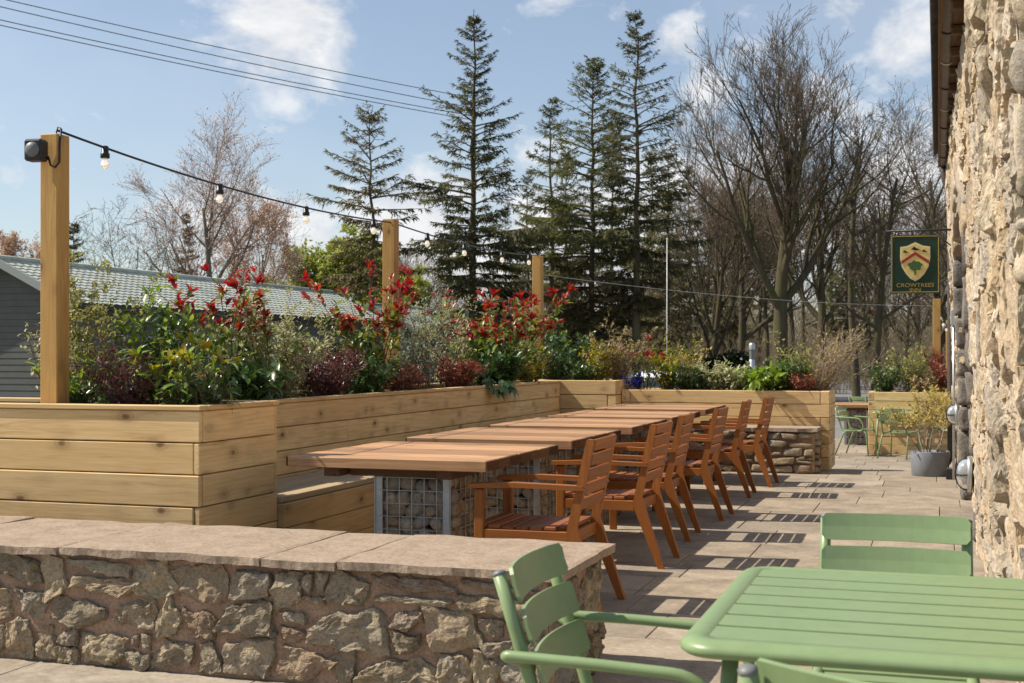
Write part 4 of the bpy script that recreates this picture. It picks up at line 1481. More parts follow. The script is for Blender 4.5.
def shrub(name, label, loc, h, r, stems, spec, stem_mat='stem', spread=.7, twigs=5, curve=.25, sr=.006, lean=(0, 0), lo=.1, group=None, cat='shrub'):
    """stems with side twigs; spec: list of (part, material, count, length, width, zone_lo, zone_hi, whorl)"""
    t = thing(name, label, cat, loc, 0, group)
    P0, P1, A0, A1 = [], [], [], []
    nodes = []
    for s in range(stems):
        az = 2 * math.pi * (s + rnd.uniform(-.3, .3)) / stems
        d = Vector((math.cos(az) * spread * rnd.uniform(.3, 1) + lean[0], math.sin(az) * spread * rnd.uniform(.3, 1) + lean[1], 1)).normalized()
        L = h * rnd.uniform(.62, 1.02) / max(.6, d.z)
        p = Vector((math.cos(az) * r * .18 * rnd.random(), math.sin(az) * r * .18 * rnd.random(), -.04))
        n = 8
        for i in range(n):
            d = (d + rv(.13) + Vector((d.x * curve * .16, d.y * curve * .16, -.02 * curve))).normalized()
            q = p + d * (L / n)
            k0, k1 = 1 - i / n, 1 - (i + 1) / n
            P0.append(p); P1.append(q); A0.append(sr * (.3 + .7 * k0)); A1.append(sr * (.3 + .7 * k1))
            tt = (i + 1) / n
            if tt > lo:
                nodes.append((q, d, q.z / h, i == n - 1))
                m = twigs if tt < .9 else max(1, twigs // 2)
                for _ in range(m if rnd.random() < .75 else 0):
                    td = (d * .55 + Vector((rnd.uniform(-1, 1), rnd.uniform(-1, 1), rnd.uniform(-.2, .8)))).normalized()
                    tl = r * rnd.uniform(.25, .62) * (1.1 - .45 * tt)
                    a = q
                    for j in range(3):
                        b = a + td * tl / 3
                        td = (td + rv(.25) + Vector((0, 0, .08))).normalized()
                        P0.append(a); P1.append(b); A0.append(sr * .32); A1.append(sr * .2)
                        nodes.append((b, td, b.z / h, j == 2))
                        a = b
            p = q
    segs_mesh('stems', P0, P1, A0, A1, M[stem_mat], t, 4)
    for (part, mat, cnt, L, Wd, zlo, zhi, whorl) in spec:
        c = [nd for nd in nodes if zlo <= nd[2] <= zhi]
        if whorl: c = [nd for nd in c if nd[3]] or c
        if not c: continue
        LP, LD, LU, LL, LW = [], [], [], [], []
        k = 0
        while k < cnt:
            nd = rnd.choice(c)
            m = whorl if whorl else 1
            for j in range(m):
                if whorl:
                    a = 2 * math.pi * j / m + rnd.uniform(-.3, .3)
                    side = Vector((math.cos(a), math.sin(a), 0))
                    dd = nd[1] * rnd.uniform(.7, 1.3) + side * rnd.uniform(.4, .8) + Vector((0, 0, .25))
                    pos = nd[0] - nd[1] * rnd.uniform(0, .03)
                else:
                    dd = nd[1] * .5 + rv(.9) + Vector((0, 0, .15))
                    pos = nd[0] + rv(.015)
                dd.normalize()
                LP.append(pos); LD.append(dd)
                LU.append(Vector((0, 0, 1)) + rv(.45) + nd[1] * .2)
                f = rnd.uniform(.6, 1.15)
                LL.append(L * f); LW.append(Wd * f * rnd.uniform(.85, 1.1))
                k += 1
        leaves_mesh(part, LP, LD, LU, LL, LW, M[mat], t, rnd.uniform(.2, .45), rnd.uniform(.12, .4))
    return t

def onX(x, X):
    r = (x - 512) / FOC
    return -X * (CS + r * SN) / (SN - r * CS)
def onY(x, Y):
    r = (x - 512) / FOC
    return Y * (r * CS - SN) / (CS + r * SN)
def depth(X, Y): return Y * CS - X * SN

def plant_X(x, X, ytop, zb, **k):
    Y = onX(x, X); d = depth(X, Y)
    return (X, Y, zb), zat(ytop, d) - zb
def plant_Y(x, Y, ytop, zb):
    X = onY(x, Y); d = depth(X, Y)
    return (X, Y, zb), zat(ytop, d) - zb

ZS = ZL - .05
# --- nearest planter
loc, h = plant_Y(84, 6.45, 222, ZS)
shrub('olive_shrub', 'tall wispy shrub with small olive leaves just right of the left post', loc, h, .24, 8, [('leaves', 'l_olive', 1700, .034, .018, .05, 1.1, 0)], spread=.2, twigs=4, sr=.004)
loc, h = plant_Y(72, 6.25, 352, ZS)
shrub('leafy_shrub', 'small bright leafy plant at the foot of the left post', loc, h, .16, 6, [('leaves', 'l_bright', 150, .075, .028, .05, 1.1, 0)], spread=.5, twigs=3)
loc, h = plant_Y(127, 6.22, 338, ZS)
shrub('purple_shrub', 'rounded dark purple shrub in the nearest planter, left of the red-tipped bushes', loc, h, .19, 16, [('leaves', 'l_purple', 1100, .036, .018, .05, 1.1, 0)], spread=.75, twigs=5, sr=.004)
loc, h = plant_Y(150, 6.55, 268, ZS)
shrub('bay_shrub', 'upright bright green shrub with long pointed leaves in the nearest planter', loc, h, .22, 6, [('leaves', 'l_bright', 330, .085, .032, .08, 1.1, 0), ('lower_dark_leaves', 'l_dark', 160, .08, .03, .05, .6, 0)], spread=.26, twigs=3)  # second leaf set is a darker green, on the lower stems
loc, h = plant_Y(182, 6.2, 326, ZS)
shrub('nandina', 'yellow-green shrub with orange-tipped leaves near the corner of the nearest planter', loc, h, .24, 9, [('leaves', 'l_bright', 230, .075, .03, .05, .9, 0), ('yellow_leaves', 'l_yellow', 170, .065, .03, .35, 1.1, 5)], spread=.75, twigs=3)
loc, h = plant_Y(203, 6.2, 366, ZS)
shrub('hellebore', 'low dark glossy plant spilling over the corner of the nearest planter', loc, h, .22, 12, [('leaves', 'l_dark', 260, .085, .03, .0, 1.2, 0), ('blossom', 'l_pink', 60, .03, .022, .7, 1.3, 6)], spread=.8, twigs=3)
loc, h = plant_Y(100, 6.3, 372, ZS)
shrub('low_shrub', 'low dark leaved ground plant between the left post and the purple shrub', loc, h, .2, 10, [('leaves', 'l_dark', 220, .06, .026, 0, 1.2, 0)], spread=1.0, twigs=3)
loc, h = plant_Y(22, 6.45, 392, ZS)

# --- long planter
ZS = ZG - .05
def photinia(label, x, X, ytop, stems=6, r=.34, red=150, green=230, big=1.0, spread=.35, redlo=.5, gap=True):
    loc, h = plant_X(x, X, ytop, ZS)
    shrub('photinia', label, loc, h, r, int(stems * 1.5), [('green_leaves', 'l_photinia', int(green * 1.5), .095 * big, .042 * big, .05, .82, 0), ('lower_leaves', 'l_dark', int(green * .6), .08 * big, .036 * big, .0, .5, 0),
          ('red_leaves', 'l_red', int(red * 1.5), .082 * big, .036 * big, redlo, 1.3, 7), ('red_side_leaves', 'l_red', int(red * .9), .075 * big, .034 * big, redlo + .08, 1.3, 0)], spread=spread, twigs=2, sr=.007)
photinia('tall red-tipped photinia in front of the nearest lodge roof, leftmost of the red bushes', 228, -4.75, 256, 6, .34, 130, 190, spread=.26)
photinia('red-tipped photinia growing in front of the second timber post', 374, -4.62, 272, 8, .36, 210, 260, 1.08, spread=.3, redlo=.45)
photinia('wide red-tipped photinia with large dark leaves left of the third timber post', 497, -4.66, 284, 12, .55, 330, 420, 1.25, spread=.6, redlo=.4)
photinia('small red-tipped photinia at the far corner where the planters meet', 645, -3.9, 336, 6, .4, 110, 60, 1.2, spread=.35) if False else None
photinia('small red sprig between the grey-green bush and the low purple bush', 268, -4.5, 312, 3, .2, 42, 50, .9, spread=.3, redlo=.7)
def bush(label, x, X, ytop, mat, cnt, L, Wd, r=.3, stems=14, spread=.8, twigs=5, name='evergreen_shrub', extra=(), stem='stem', sr=.005):
    loc, h = plant_X(x, X, ytop, ZS)
    return shrub(name, label, loc, h, r, stems, [('leaves', mat, int(cnt * 1.7), L, Wd, .03, 1.2, 0)] + list(extra), stem, spread, twigs, sr=sr)
bush('pale variegated grey-green bush between the two left red photinias', 276, -4.55, 292, 'l_varieg', 1500, .042, .02, .34, 14, .5, 5, 'variegated_shrub')
bush('low broad dark green plant just behind the nearest planter corner', 238, -4.45, 360, 'l_dark', 420, .10, .05, .3, 12, .9, 3)
bush('dark purple bush at the front of the long planter, left of the second timber post', 326, -4.45, 342, 'l_purple', 1300, .042, .02, .32, 18, .75, 5, 'purple_shrub')
bush('dark green bush under the second timber post', 366, -4.42, 358, 'l_dark', 700, .06, .026, .3, 14, .8, 4)
bush('mixed purple low bush to the right of the second timber post', 402, -4.45, 362, 'l_redbrown', 420, .045, .02, .28, 12, .8, 4, 'purple_shrub')
bush('airy pale grey-leaved shrub right of the second timber post', 424, -4.7, 268, 'l_grey', 1150, .034, .017, .38, 11, .32, 5, 'silver_shrub')
bush('slender pale leaved shrub behind the airy grey shrub', 446, -4.85, 296, 'l_varieg', 620, .036, .018, .34, 8, .3, 5, 'variegated_shrub')
bush('low dark red bush left of the wide red photinia', 458, -4.45, 352, 'l_redbrown', 620, .05, .024, .3, 14, .75, 4, 'purple_shrub', [('red_leaves', 'l_red', 60, .06, .026, .5, 1.2, 6)])
bush('glossy dark bush below the wide red photinia', 492, -4.42, 358, 'l_dark', 620, .11, .06, .36, 12, .9, 3)
bush('low variegated bush right of the wide red photinia', 528, -4.45, 352, 'l_yellow', 620, .05, .024, .35, 12, .8, 4, 'variegated_shrub', [('dark_leaves', 'l_dark', 300, .06, .028, 0, .8, 0)])
bush('dark evergreen bush in front of the third timber post', 550, -4.55, 346, 'l_dark', 900, .07, .03, .4, 14, .7, 4)
bush('dark bush with brighter tips in front of the white caravan', 572, -4.4, 334, 'l_dark', 800, .08, .036, .36, 12, .55, 4, 'evergreen_shrub', [('young_foliage', 'l_bright', 140, .07, .03, .6, 1.2, 5)])
# fatsia-like lobed leaves hanging over the board
loc, h = plant_X(492, -4.28, 362, ZS)
t = thing('fatsia', 'large lobed dark leaves drooping over the top board below the wide red photinia', 'plant', loc)
P, D, U, L, Wd = [], [], [], [], []
SP = []
for k in range(9):
    a = rnd.uniform(-1.3, 1.3); q = Vector((.12 * math.cos(a) + .03, .36 * math.sin(a), rnd.uniform(-.02, .12)))
    ld = Vector((.55 + rnd.uniform(-.2, .2), rnd.uniform(-.5, .5), rnd.uniform(-.8, -.1))).normalized()
    SP.append((Vector((0, 0, -.03)), q))
    for j in range(-2, 3):
        s = ld.cross(Vector((.2, 0, 1))).normalized()
        P.append(q); D.append(ld * math.cos(j * .55) + s * math.sin(j * .55)); U.append(Vector((.5, 0, 1))); L.append(.16 * (1 - .13 * abs(j))); Wd.append(.062)
leaves_mesh('lobed_leaves', P, D, U, L, Wd, M['l_dark'], t, .2, .25)
segs_mesh('stems', [a for a, b in SP], [b for a, b in SP], [.005] * 9, [.004] * 9, M['stem'], t, 4)

ZS = ZL - .05
for (x, Y, yt, mat, nm, cnt, L_, W_, lab) in ((104, 6.6, 296, 'l_olive', 'olive_shrub', 800, .036, .018, 'loose olive shrub behind the purple shrub of the nearest planter'),
        (172, 6.62, 292, 'l_dark', 'evergreen_shrub', 620, .05, .024, 'loose dark evergreen at the back of the nearest planter'),
        (60, 6.62, 300, 'l_varieg', 'variegated_shrub', 420, .036, .018, 'pale leaved shrub showing behind the nearest post')):
    loc, h = plant_Y(x, Y, yt, ZS)
    shrub(nm, lab, loc, h, .26, 10, [('leaves', mat, cnt, L_, W_, .03, 1.2, 0)], spread=.4, twigs=4, sr=.004)
ZS = ZG - .05
bush('loose bronze shrub behind the leftmost tall red photinia', 250, -4.9, 318, 'l_photinia', 620, .06, .026, .34, 12, .5, 4, 'bronze_shrub')
bush('thin green shrub filling the back of the long planter near the lodge windows', 312, -4.95, 310, 'l_olive', 620, .042, .02, .36, 12, .45, 4, 'olive_shrub')
bush('dense dark shrub behind the second red photinia', 346, -4.9, 326, 'l_dark', 620, .06, .028, .34, 12, .6, 4)
bush('pale grey shrub behind the second timber post', 394, -4.95, 312, 'l_grey', 620, .04, .02, .36, 12, .45, 4, 'silver_shrub')
bush('green shrub behind the wide red photinia', 474, -4.95, 322, 'l_photinia', 620, .07, .032, .4, 12, .55, 4, 'green_shrub')
bush('olive shrub between the wide red photinia and the third timber post', 522, -4.95, 322, 'l_olive', 620, .055, .026, .42, 12, .5, 4, 'olive_shrub')
# --- end block and far planter
ZS = ZG - .05
def bushY(label, x, Y, ytop, mat, cnt, L, Wd, r=.3, stems=12, spread=.7, twigs=4, name='evergreen_shrub', extra=(), stem='stem', zs=None, sr=.005, lean=(0, 0)):
    loc, h = plant_Y(x, Y, ytop, ZS if zs is None else zs)
    return shrub(name, label, loc, h, r, stems, [('leaves', mat, int(cnt * 1.7), L, Wd, .03, 1.2, 0)] + list(extra), stem, spread, twigs, sr=sr, lean=lean)
bushY('bright yellow shrub on the short end planter, left side', 600, 15.1, 338, 'l_yellow', 620, .05, .024, .3, 12, .5, 4, 'yellow_shrub')
bushY('buff pink feathery shrub on the short end planter, right side', 618, 15.2, 322, 'l_pink', 800, .05, .02, .32, 14, .45, 5, 'pink_shrub')
bushY('low dark shrub at the left of the short end planter', 582, 15.0, 362, 'l_dark', 360, .06, .03, .28, 10, .8, 3)
ZS = ZF - .05
loc, h = plant_Y(646, 15.5, 334, ZS)
shrub('photinia', 'small red-tipped photinia at the far corner where the planters meet', loc, h, .3, 7, [('green_leaves', 'l_photinia', 110, .08, .035, .05, .8, 0), ('red_leaves', 'l_red', 150, .085, .038, .55, 1.3, 7)], spread=.35, twigs=2)
loc, h = plant_Y(637, 15.2, 372, ZS)
shrub('blue_flowers', 'small plant with deep blue flowers right of the short end planter', loc, h, .14, 8, [('leaves', 'l_dark', 60, .04, .018, 0, .7, 0), ('blossom', 'l_blue', 260, .034, .026, .3, 1.3, 0)], spread=.6, twigs=4, cat='plant')
bushY('yellow-green upright shrub right of the small red photinia', 668, 15.4, 336, 'l_yellow', 560, .06, .024, .34, 11, .42, 4, 'yellow_shrub', [('green_leaves', 'l_bright', 220, .06, .025, .05, .9, 0)])
bushY('pale buff shrub behind the yellow-green upright shrub', 686, 15.6, 342, 'l_gold', 420, .045, .02, .3, 10, .4, 4, 'buff_shrub')
bushY('dark leaved shrub on the far planter, left of the striped one', 692, 15.3, 362, 'l_dark', 460, .06, .03, .3, 10, .7, 4)
bushY('striped leaf shrub in the middle of the far planter', 716, 15.35, 356, 'l_varieg', 480, .075, .028, .3, 10, .6, 4, 'variegated_shrub', [('dark_leaves', 'l_dark', 220, .07, .03, 0, .7, 0)])
bushY('cream-edged shrub right of the striped one on the far planter', 738, 15.3, 364, 'l_varieg', 420, .06, .03, .3, 10, .7, 4, 'variegated_shrub')
bushY('large-leaved green plant on the far planter below the lamp bollard', 764, 15.25, 362, 'l_bright', 230, .13, .07, .34, 9, .9, 3, 'leafy_plant')
bushY('dark glossy shrub on the far planter left of the twiggy one', 786, 15.3, 362, 'l_dark', 520, .06, .03, .32, 12, .7, 4, 'evergreen_shrub', [('pale_leaves', 'l_varieg', 120, .05, .025, .3, 1.1, 0)])
bushY('bright green conifer-like shrub behind the glossy one on the far planter', 800, 15.6, 350, 'l_bright', 760, .035, .014, .28, 12, .4, 5, 'bright_shrub')
bushY('olive shrub with loose leaves behind the twiggy bush on the far planter', 806, 15.65, 328, 'l_olive', 520, .045, .022, .4, 10, .6, 5, 'olive_shrub')
bushY('low red-leaved shrub near the right end of the far planter', 804, 15.15, 372, 'l_redbrown', 300, .04, .02, .24, 10, .7, 4, 'red_shrub')
bushY('bare twiggy fan-shaped bush leaning right at the end of the far planter', 816, 15.35, 322, 'l_gold', 420, .04, .018, .45, 26, .42, 4, 'twiggy_bush', stem='palestem', sr=.007, lean=(.38, 0))
# --- distant planter beside the inn
ZS = ZR - .05
bushY('dark shrub with pale flecks at the left of the distant planter', 886, 23.6, 362, 'l_dark', 520, .08, .04, .4, 10, .6, 4, 'evergreen_shrub', [('pale_flecks', 'l_varieg', 160, .07, .035, .3, 1.1, 0)])
bushY('loose olive shrub in the middle of the distant planter', 913, 23.7, 344, 'l_olive', 900, .07, .033, .55, 13, .5, 5, 'olive_shrub')
bushY('reddish shrub behind the slim post in the distant planter', 948, 23.6, 346, 'l_redbrown', 600, .08, .038, .5, 12, .5, 4, 'red_shrub')
bushY('buff shrub beside the slim post in the distant planter', 925, 23.4, 372, 'l_pink', 320, .06, .03, .4, 10, .6, 4, 'pink_shrub')
# --- potted shrub
loc = (POT[0], POT[1], POT[2])
shrub('potted_shrub', 'wispy gold-leaved shrub with bare lower stems growing in the grey pot', loc, .74, .55, 9, [('leaves', 'l_gold', 2000, .046, .022, .42, 1.4, 0)], 'palestem', spread=.55, twigs=5, sr=.008, lo=.4, lean=(-.05, 0))

# ------------------------------------------------------------------ trees
def bare_segments(H, r0, fork, seed, kids=(11, 7, 6, 5, 3), ang=(28, 58), up=.10, wig=.12, rat=(.42, .68), trunk_len=.82, minr=.0065, lean=(0, 0), first_up=0.0):
    g = random.Random(seed)
    S = {k: [] for k in range(7)}
    tips = []
    def rvec(s): return Vector((g.uniform(-s, s), g.uniform(-s, s), g.uniform(-s, s)))
    def branch(p, d, L, r, lv):
        n = (9, 7, 5, 3, 2, 2)[lv]
        pts = []
        end = .25 if lv == 0 else .3
        for i in range(n):
            d = (d + rvec(wig * (.45 if lv == 0 else 1.2)) + Vector((0, 0, up if lv else 0)) + (Vector((lean[0], lean[1], 0)) * .06 if lv == 0 else Vector())).normalized()
            q = p + d * (L / n)
            a = r * (1 - (1 - end) * i / n); b = r * (1 - (1 - end) * (i + 1) / n)
            S[lv].append((p, q, max(a, minr), max(b, minr * .8)))
            pts.append((q, d.copy(), b, (i + 1) / n))
            p = q
        tips.append((p, d.copy()))
        if lv >= len(kids): return
        c = kids[lv]
        for k in range(c):
            t = fork + (1 - fork) * (k + g.random()) / c if lv == 0 else .18 + .82 * (k + g.random()) / c
            i = min(n - 1, int(t * n))
            q, dd, rr, _ = pts[i]
            if i > 0: q = pts[i - 1][0].lerp(q, g.random())
            az = g.uniform(0, 2 * math.pi)
            side = Vector((math.cos(az), math.sin(az), 0))
            side = side - dd * side.dot(dd)
            if side.length < .05: continue
            side.normalize()
            a = R(g.uniform(*ang))
            nd = (dd * math.cos(a) + side * math.sin(a) + Vector((0, 0, .12))).normalized()
            Lc = L * g.uniform(*rat) * (1.12 - .5 * t if lv == 0 else 1.05 - .35 * t)
            branch(q, nd, Lc, max(minr, rr * g.uniform(.5, .72)), lv + 1)
    branch(Vector((0, 0, -.1)), Vector((lean[0], lean[1], 1)).normalized(), H * trunk_len, r0, 0)
    return S, tips

def bare_tree(name, label, loc, H, r0, fork, seed, bark_m='bark', twig_m='twig', bud=None, bud_n=2, bud_L=.12, budpart='buds', group=None, cat='tree', **k):
    S, tips = bare_segments(H, r0, fork, seed, **k)
    zmax = max(max(b.z for a, b, _, _ in S[l]) for l in S if S[l])
    t = thing(name, label, cat, loc, 0, group)
    f = H / zmax
    def mk(nm, lv, mat, n):
        s = [x for l in lv for x in S[l]]
        if s: segs_mesh(nm, [x[0] * f for x in s], [x[1] * f for x in s], [x[2] for x in s], [x[3] for x in s], M[mat], t, n)
    mk('trunk', (0, 1), bark_m, 8)
    mk('branches', (2, 3), twig_m if bark_m != 'bark' else 'bark', 4)
    mk('twigs', (4, 5), twig_m, 3)
    if bud:
        P, D, U, L, Wd = [], [], [], [], []
        g = random.Random(seed + 1)
        for (p, d) in tips:
            for _ in range(bud_n):
                P.append(p * f + Vector((g.uniform(-.15, .15), g.uniform(-.15, .15), g.uniform(-.15, .15))))
                D.append(d + Vector((g.uniform(-.8, .8), g.uniform(-.8, .8), g.uniform(-.8, .8)))); U.append(Vector((g.uniform(-1, 1), g.uniform(-1, 1), 1)))
                q = g.uniform(.6, 1.2); L.append(bud_L * q); Wd.append(bud_L * .55 * q)
        leaves_mesh(budpart, P, D, U, L, Wd, M[bud], t, simple=True)
    return t

def conifer(name, label, loc, H, rad, seed, needle='needle', start=.22, dens=1.0, droop=.25, power=.8, bare_lo=.0, whorl=.34, gap=.12, blade=.30, trunk_r=None, shape=None, dead=None, group=None):
    g = random.Random(seed)
    t = thing(name, label, 'tree', loc, 0, group)
    tr = trunk_r or H * .0125
    T = []
    n = 14
    off = [Vector((g.uniform(-.03, .03) * i * .3, g.uniform(-.03, .03) * i * .3, H * i / n)) for i in range(n + 1)]
    off[0].z = -.1
    def ax(z):
        u = max(0, min(n - 1e-6, z / H * n)); i = int(u)
        return off[i].lerp(off[i + 1], u - i)
    segs_mesh('trunk', off[:-1], off[1:], [tr * (1 - .93 * i / n) for i in range(n)], [tr * (1 - .93 * (i + 1) / n) for i in range(n)], M['cbark'], t, 9)
    B0, B1, C0, C1 = [], [], [], []
    P, D, U, L, Wd = [], [], [], [], []
    P2, D2, U2, L2, W2 = [], [], [], [], []
    z = H * start
    while z < H * .985:
        u = (z / H - start) / (1 - start)
        base = rad * ((1 - u) ** power) * (shape(u) if shape else min(1, .55 + u * 2.2))
        k = g.randint(4, 6)
        a0 = g.uniform(0, 6.28); base *= g.uniform(.72, 1.15)
        for b in range(k):
            if g.random() < gap: continue
            az = a0 + 2 * math.pi * b / k + g.uniform(-.3, .3)
            bl_ = base * g.uniform(.5, 1.15) * (1 + .5 * noise.noise(Vector((math.cos(az) * 1.3, math.sin(az) * 1.3, z * .45 + seed)))) + .12
            zz = z + g.uniform(-.12, .12)
            o = Vector((math.cos(az), math.sin(az), 0))
            up0 = .85 * u - .12 + g.uniform(-.1, .1)
            d = (o + Vector((0, 0, up0))).normalized()
            p = ax(zz)
            m = max(4, int(bl_ / .34))
            rb = .012 + .014 * bl_
            for i in range(m):
                f = (i + 1) / m
                d = (d + Vector((0, 0, (-droop if f < .6 else droop * .9) * .5 * (1 - u) ** .5)) / m * 3 + Vector((g.uniform(-.05, .05), g.uniform(-.05, .05), g.uniform(-.04, .04)))).normalized()
                q = p + d * (bl_ / m)
                B0.append(p); B1.append(q); C0.append(rb * (1 - .85 * i / m)); C1.append(rb * (1 - .85 * f))
                side = d.cross(Vector((0, 0, 1))).normalized()
                if f > (.30 if bl_ > .8 else .05) and not (bare_lo and u < bare_lo and g.random() < .75):
                    for s in (-1, 1):
                        for _ in range(1 + (g.random() < .95 * dens * (1.2 - u)) + (g.random() < .8 * dens * (1.2 - u)) + (g.random() < .5 * dens * (1.1 - u))):
                            sl = bl_ * (.34 * (1 - f) + .10) * g.uniform(.7, 1.25) + .10 * (1 - .7 * u)
                            sd = (d * g.uniform(.5, .95) + side * s * g.uniform(.5, .95) + Vector((0, 0, g.uniform(-.4, .12)))).normalized()
                            st = p.lerp(q, g.random())
                            B0.append(st); B1.append(st + sd * sl); C0.append(.010); C1.append(.006)
                            nb = max(2, int(sl / .17))
                            for j in range(nb):
                                c = st + sd * sl * (j + .3) / nb
                                for s2 in (-1, 1):
                                    bd = (sd * .9 + Vector((g.uniform(-.5, .5), g.uniform(-.5, .5), g.uniform(-.6, .2))) + side * s2 * .35).normalized()
                                    tgt = (P2, D2, U2, L2, W2) if (dead and u < dead) else (P, D, U, L, Wd)
                                    tgt[0].append(c); tgt[1].append(bd); tgt[2].append(Vector((g.uniform(-.6, .6), g.uniform(-.6, .6), 1)))
                                    w = g.uniform(.7, 1.2)
                                    bb = blade * (1 - .5 * u); tgt[3].append(bb * w); tgt[4].append(bb * .21 * w)
                p = q
            for _ in range(3):
                P.append(p); D.append(d + Vector((g.uniform(-.5, .5), g.uniform(-.5, .5), g.uniform(-.1, .6)))); U.append(Vector((0, 0, 1))); L.append(blade * (1 - .5 * u)); Wd.append(blade * .22 * (1 - .5 * u))
        z += whorl * g.uniform(.7, 1.25) * (1.0 if u < .9 else .7)
    # dead stubs under the crown
    for _ in range(int(26 * start / .22)):
        zz = H * start * g.uniform(.3, 1.1); az = g.uniform(0, 6.28)
        p = ax(zz); l = g.uniform(.3, 1.1) * rad * .5
        B0.append(p); B1.append(p + Vector((math.cos(az), math.sin(az), g.uniform(-.25, .3))) * l); C0.append(.016); C1.append(.007)
    segs_mesh('branches', B0, B1, C0, C1, M['cbark'], t, 3)
    leaves_mesh('needles', P, D, U, L, Wd, M[needle], t, simple=True)
    if P2: leaves_mesh('brown_needles', P2, D2, U2, L2, W2, M['needle3'], t, simple=True)
    return t

def gp(x, d): a, b = at(x, d); return (a, b, LOW - .06)
def hgt(y, d): return zat(y, d) - LOW + .06

conifer('spruce_tree', 'small sparse brownish spruce with wide flat layers, left of the tallest spruce', gp(372, 48), hgt(106, 48), 2.8, 11, 'needle3', start=.40, droop=.1, power=.62, gap=.12, whorl=.46, dens=.95, shape=lambda u: (.75 + .5 * u) if u > .12 else .8)
conifer('spruce_tree', 'tallest dark spruce standing alone left of centre, its top near the picture edge', gp(473, 50), hgt(9, 50), 4.1, 23, 'needle', start=.16, droop=.2, power=.82, gap=.17, whorl=.34, dens=1.2, shape=lambda u: min(1, .62 + u * 1.6) * (.85 + .3 * math.sin(u * 31)))
SPT = conifer('spruce_tree', 'thin dark spruce just right of the tallest spruce', gp(552, 57), hgt(98, 57), 2.6, 35, 'needle', start=.3, droop=.3, power=.75, gap=.22, whorl=.5, dens=.7, dead=.2)
SPR = conifer('spruce_tree', 'full yellowish green spruce, left one of the pair right of centre', gp(592, 52), hgt(58, 52), 3.5, 47, 'needle2', start=.16, droop=.36, power=.66, gap=.14, whorl=.33, dens=1.2, dead=.3)
conifer('spruce_tree', 'tall spruce with bare lower trunk, right one of the pair right of centre', gp(636, 50), hgt(13, 50), 3.1, 59, 'needle', start=.26, droop=.3, power=.68, gap=.16, whorl=.36, dens=1.05, dead=.12)
conifer('spruce_tree', 'brownish spruce thinning at the base, between the pair and the great bare tree', gp(668, 60), hgt(150, 60), 1.9, 61, 'needle3', start=.2, droop=.32, power=.6, gap=.2, whorl=.5, dens=.6)
conifer('spruce_tree', 'small dark conifer behind the nearest lodge roof, beside the bare spreading tree', gp(187, 62), hgt(214, 62), 1.1, 71, 'needle3', start=.1, power=.8, gap=.15, dens=.9, droop=.2)
conifer('spruce_tree', 'dark conifer top just right of the left timber post', gp(74, 58), hgt(221, 58), 1.2, 83, 'needle', start=.1, power=.8, dens=1.1, droop=.2)

bare_tree('bare_tree', 'spreading bare tree with pinkish buds behind the nearest lodge', gp(212, 58), hgt(104, 58), .24, .26, 101, 'barkgrey', 'twigpink', 'bud', 2, .10, kids=(11, 7, 6, 5), ang=(30, 58), up=.06, rat=(.5, .72), trunk_len=.74)
bare_tree('bare_tree', 'smaller bare tree thick with pink buds, right of the spreading bare tree', gp(262, 64), hgt(190, 64), .15, .2, 113, 'barkgrey', 'twigpink', 'bud', 3, .12, kids=(11, 7, 6, 5), ang=(20, 48), up=.1, rat=(.45, .68))
bare_tree('bare_tree', 'bare leaning tree with long side limb left of the spreading bare tree', gp(150, 52), hgt(196, 52), .13, .3, 117, 'bark', 'twig', None, kids=(8, 6, 5, 4), ang=(35, 70), up=.04, rat=(.5, .8), lean=(-.15, 0))
for k, (x, d, y) in enumerate(((8, 84, 226), (34, 90, 232), (-22, 86, 222))):
    bare_tree('bare_tree', ['pink-budded tree at the far left edge above the lodge gable', 'pink-budded tree just left of the left timber post', 'pink-budded tree half outside the left edge'][k], gp(x, d), hgt(y, d), .16, .2, 131 + k, 'barkgrey', 'twigpink', 'bud', 3, .16, kids=(10, 7, 6, 4), ang=(18, 40), up=.14, rat=(.42, .66))
GT = bare_tree('broadleaf_tree', 'fresh green leafy tree left of the small brownish spruce', gp(332, 78), hgt(230, 78), .2, .15, 151, 'bark', 'twig', 'fresh', 8, .30, 'leaves', kids=(10, 7, 6, 5), ang=(30, 65), up=.02, rat=(.5, .75))
repeat(GT, gp(396, 88), 2.0, 'fresh green leafy tree partly hidden right of the small brownish spruce', scale=.85)
repeat(GT, gp(296, 92), 4.0, 'rounded pale green tree behind the left end of the fresh green tree', scale=.8)

BIG = bare_tree('bare_tree', 'great bare tree with a thick dark trunk and fan of limbs, right of centre', gp(779, 42), hgt(16, 42), .31, .30, 171, 'bark', 'twig', None, kids=(11, 8, 6, 4, 2), ang=(20, 50), up=.09, wig=.13, rat=(.5, .74), trunk_len=.72)
T2 = bare_tree('bare_tree', 'tall straight bare tree left of the hanging sign', gp(857, 47), hgt(96, 47), .16, .42, 183, 'bark', 'twig', None, kids=(16, 7, 5, 4), ang=(35, 75), up=.08, rat=(.26, .42), trunk_len=.95)
T3 = bare_tree('bare_tree', 'straight mossy bare tree directly left of the hanging sign', gp(875, 41), hgt(128, 41), .15, .38, 191, 'bark', 'twig', None, kids=(16, 7, 5, 4), ang=(35, 75), up=.06, rat=(.3, .48), trunk_len=.92)
T4 = bare_tree('bare_tree', 'many-limbed bare tree rising behind the building corner', gp(938, 52), hgt(70, 52), .24, .24, 197, 'bark', 'twig', 'budbrown', 1, .07, kids=(12, 8, 6, 5), ang=(28, 58), up=.07, rat=(.5, .72), trunk_len=.75)
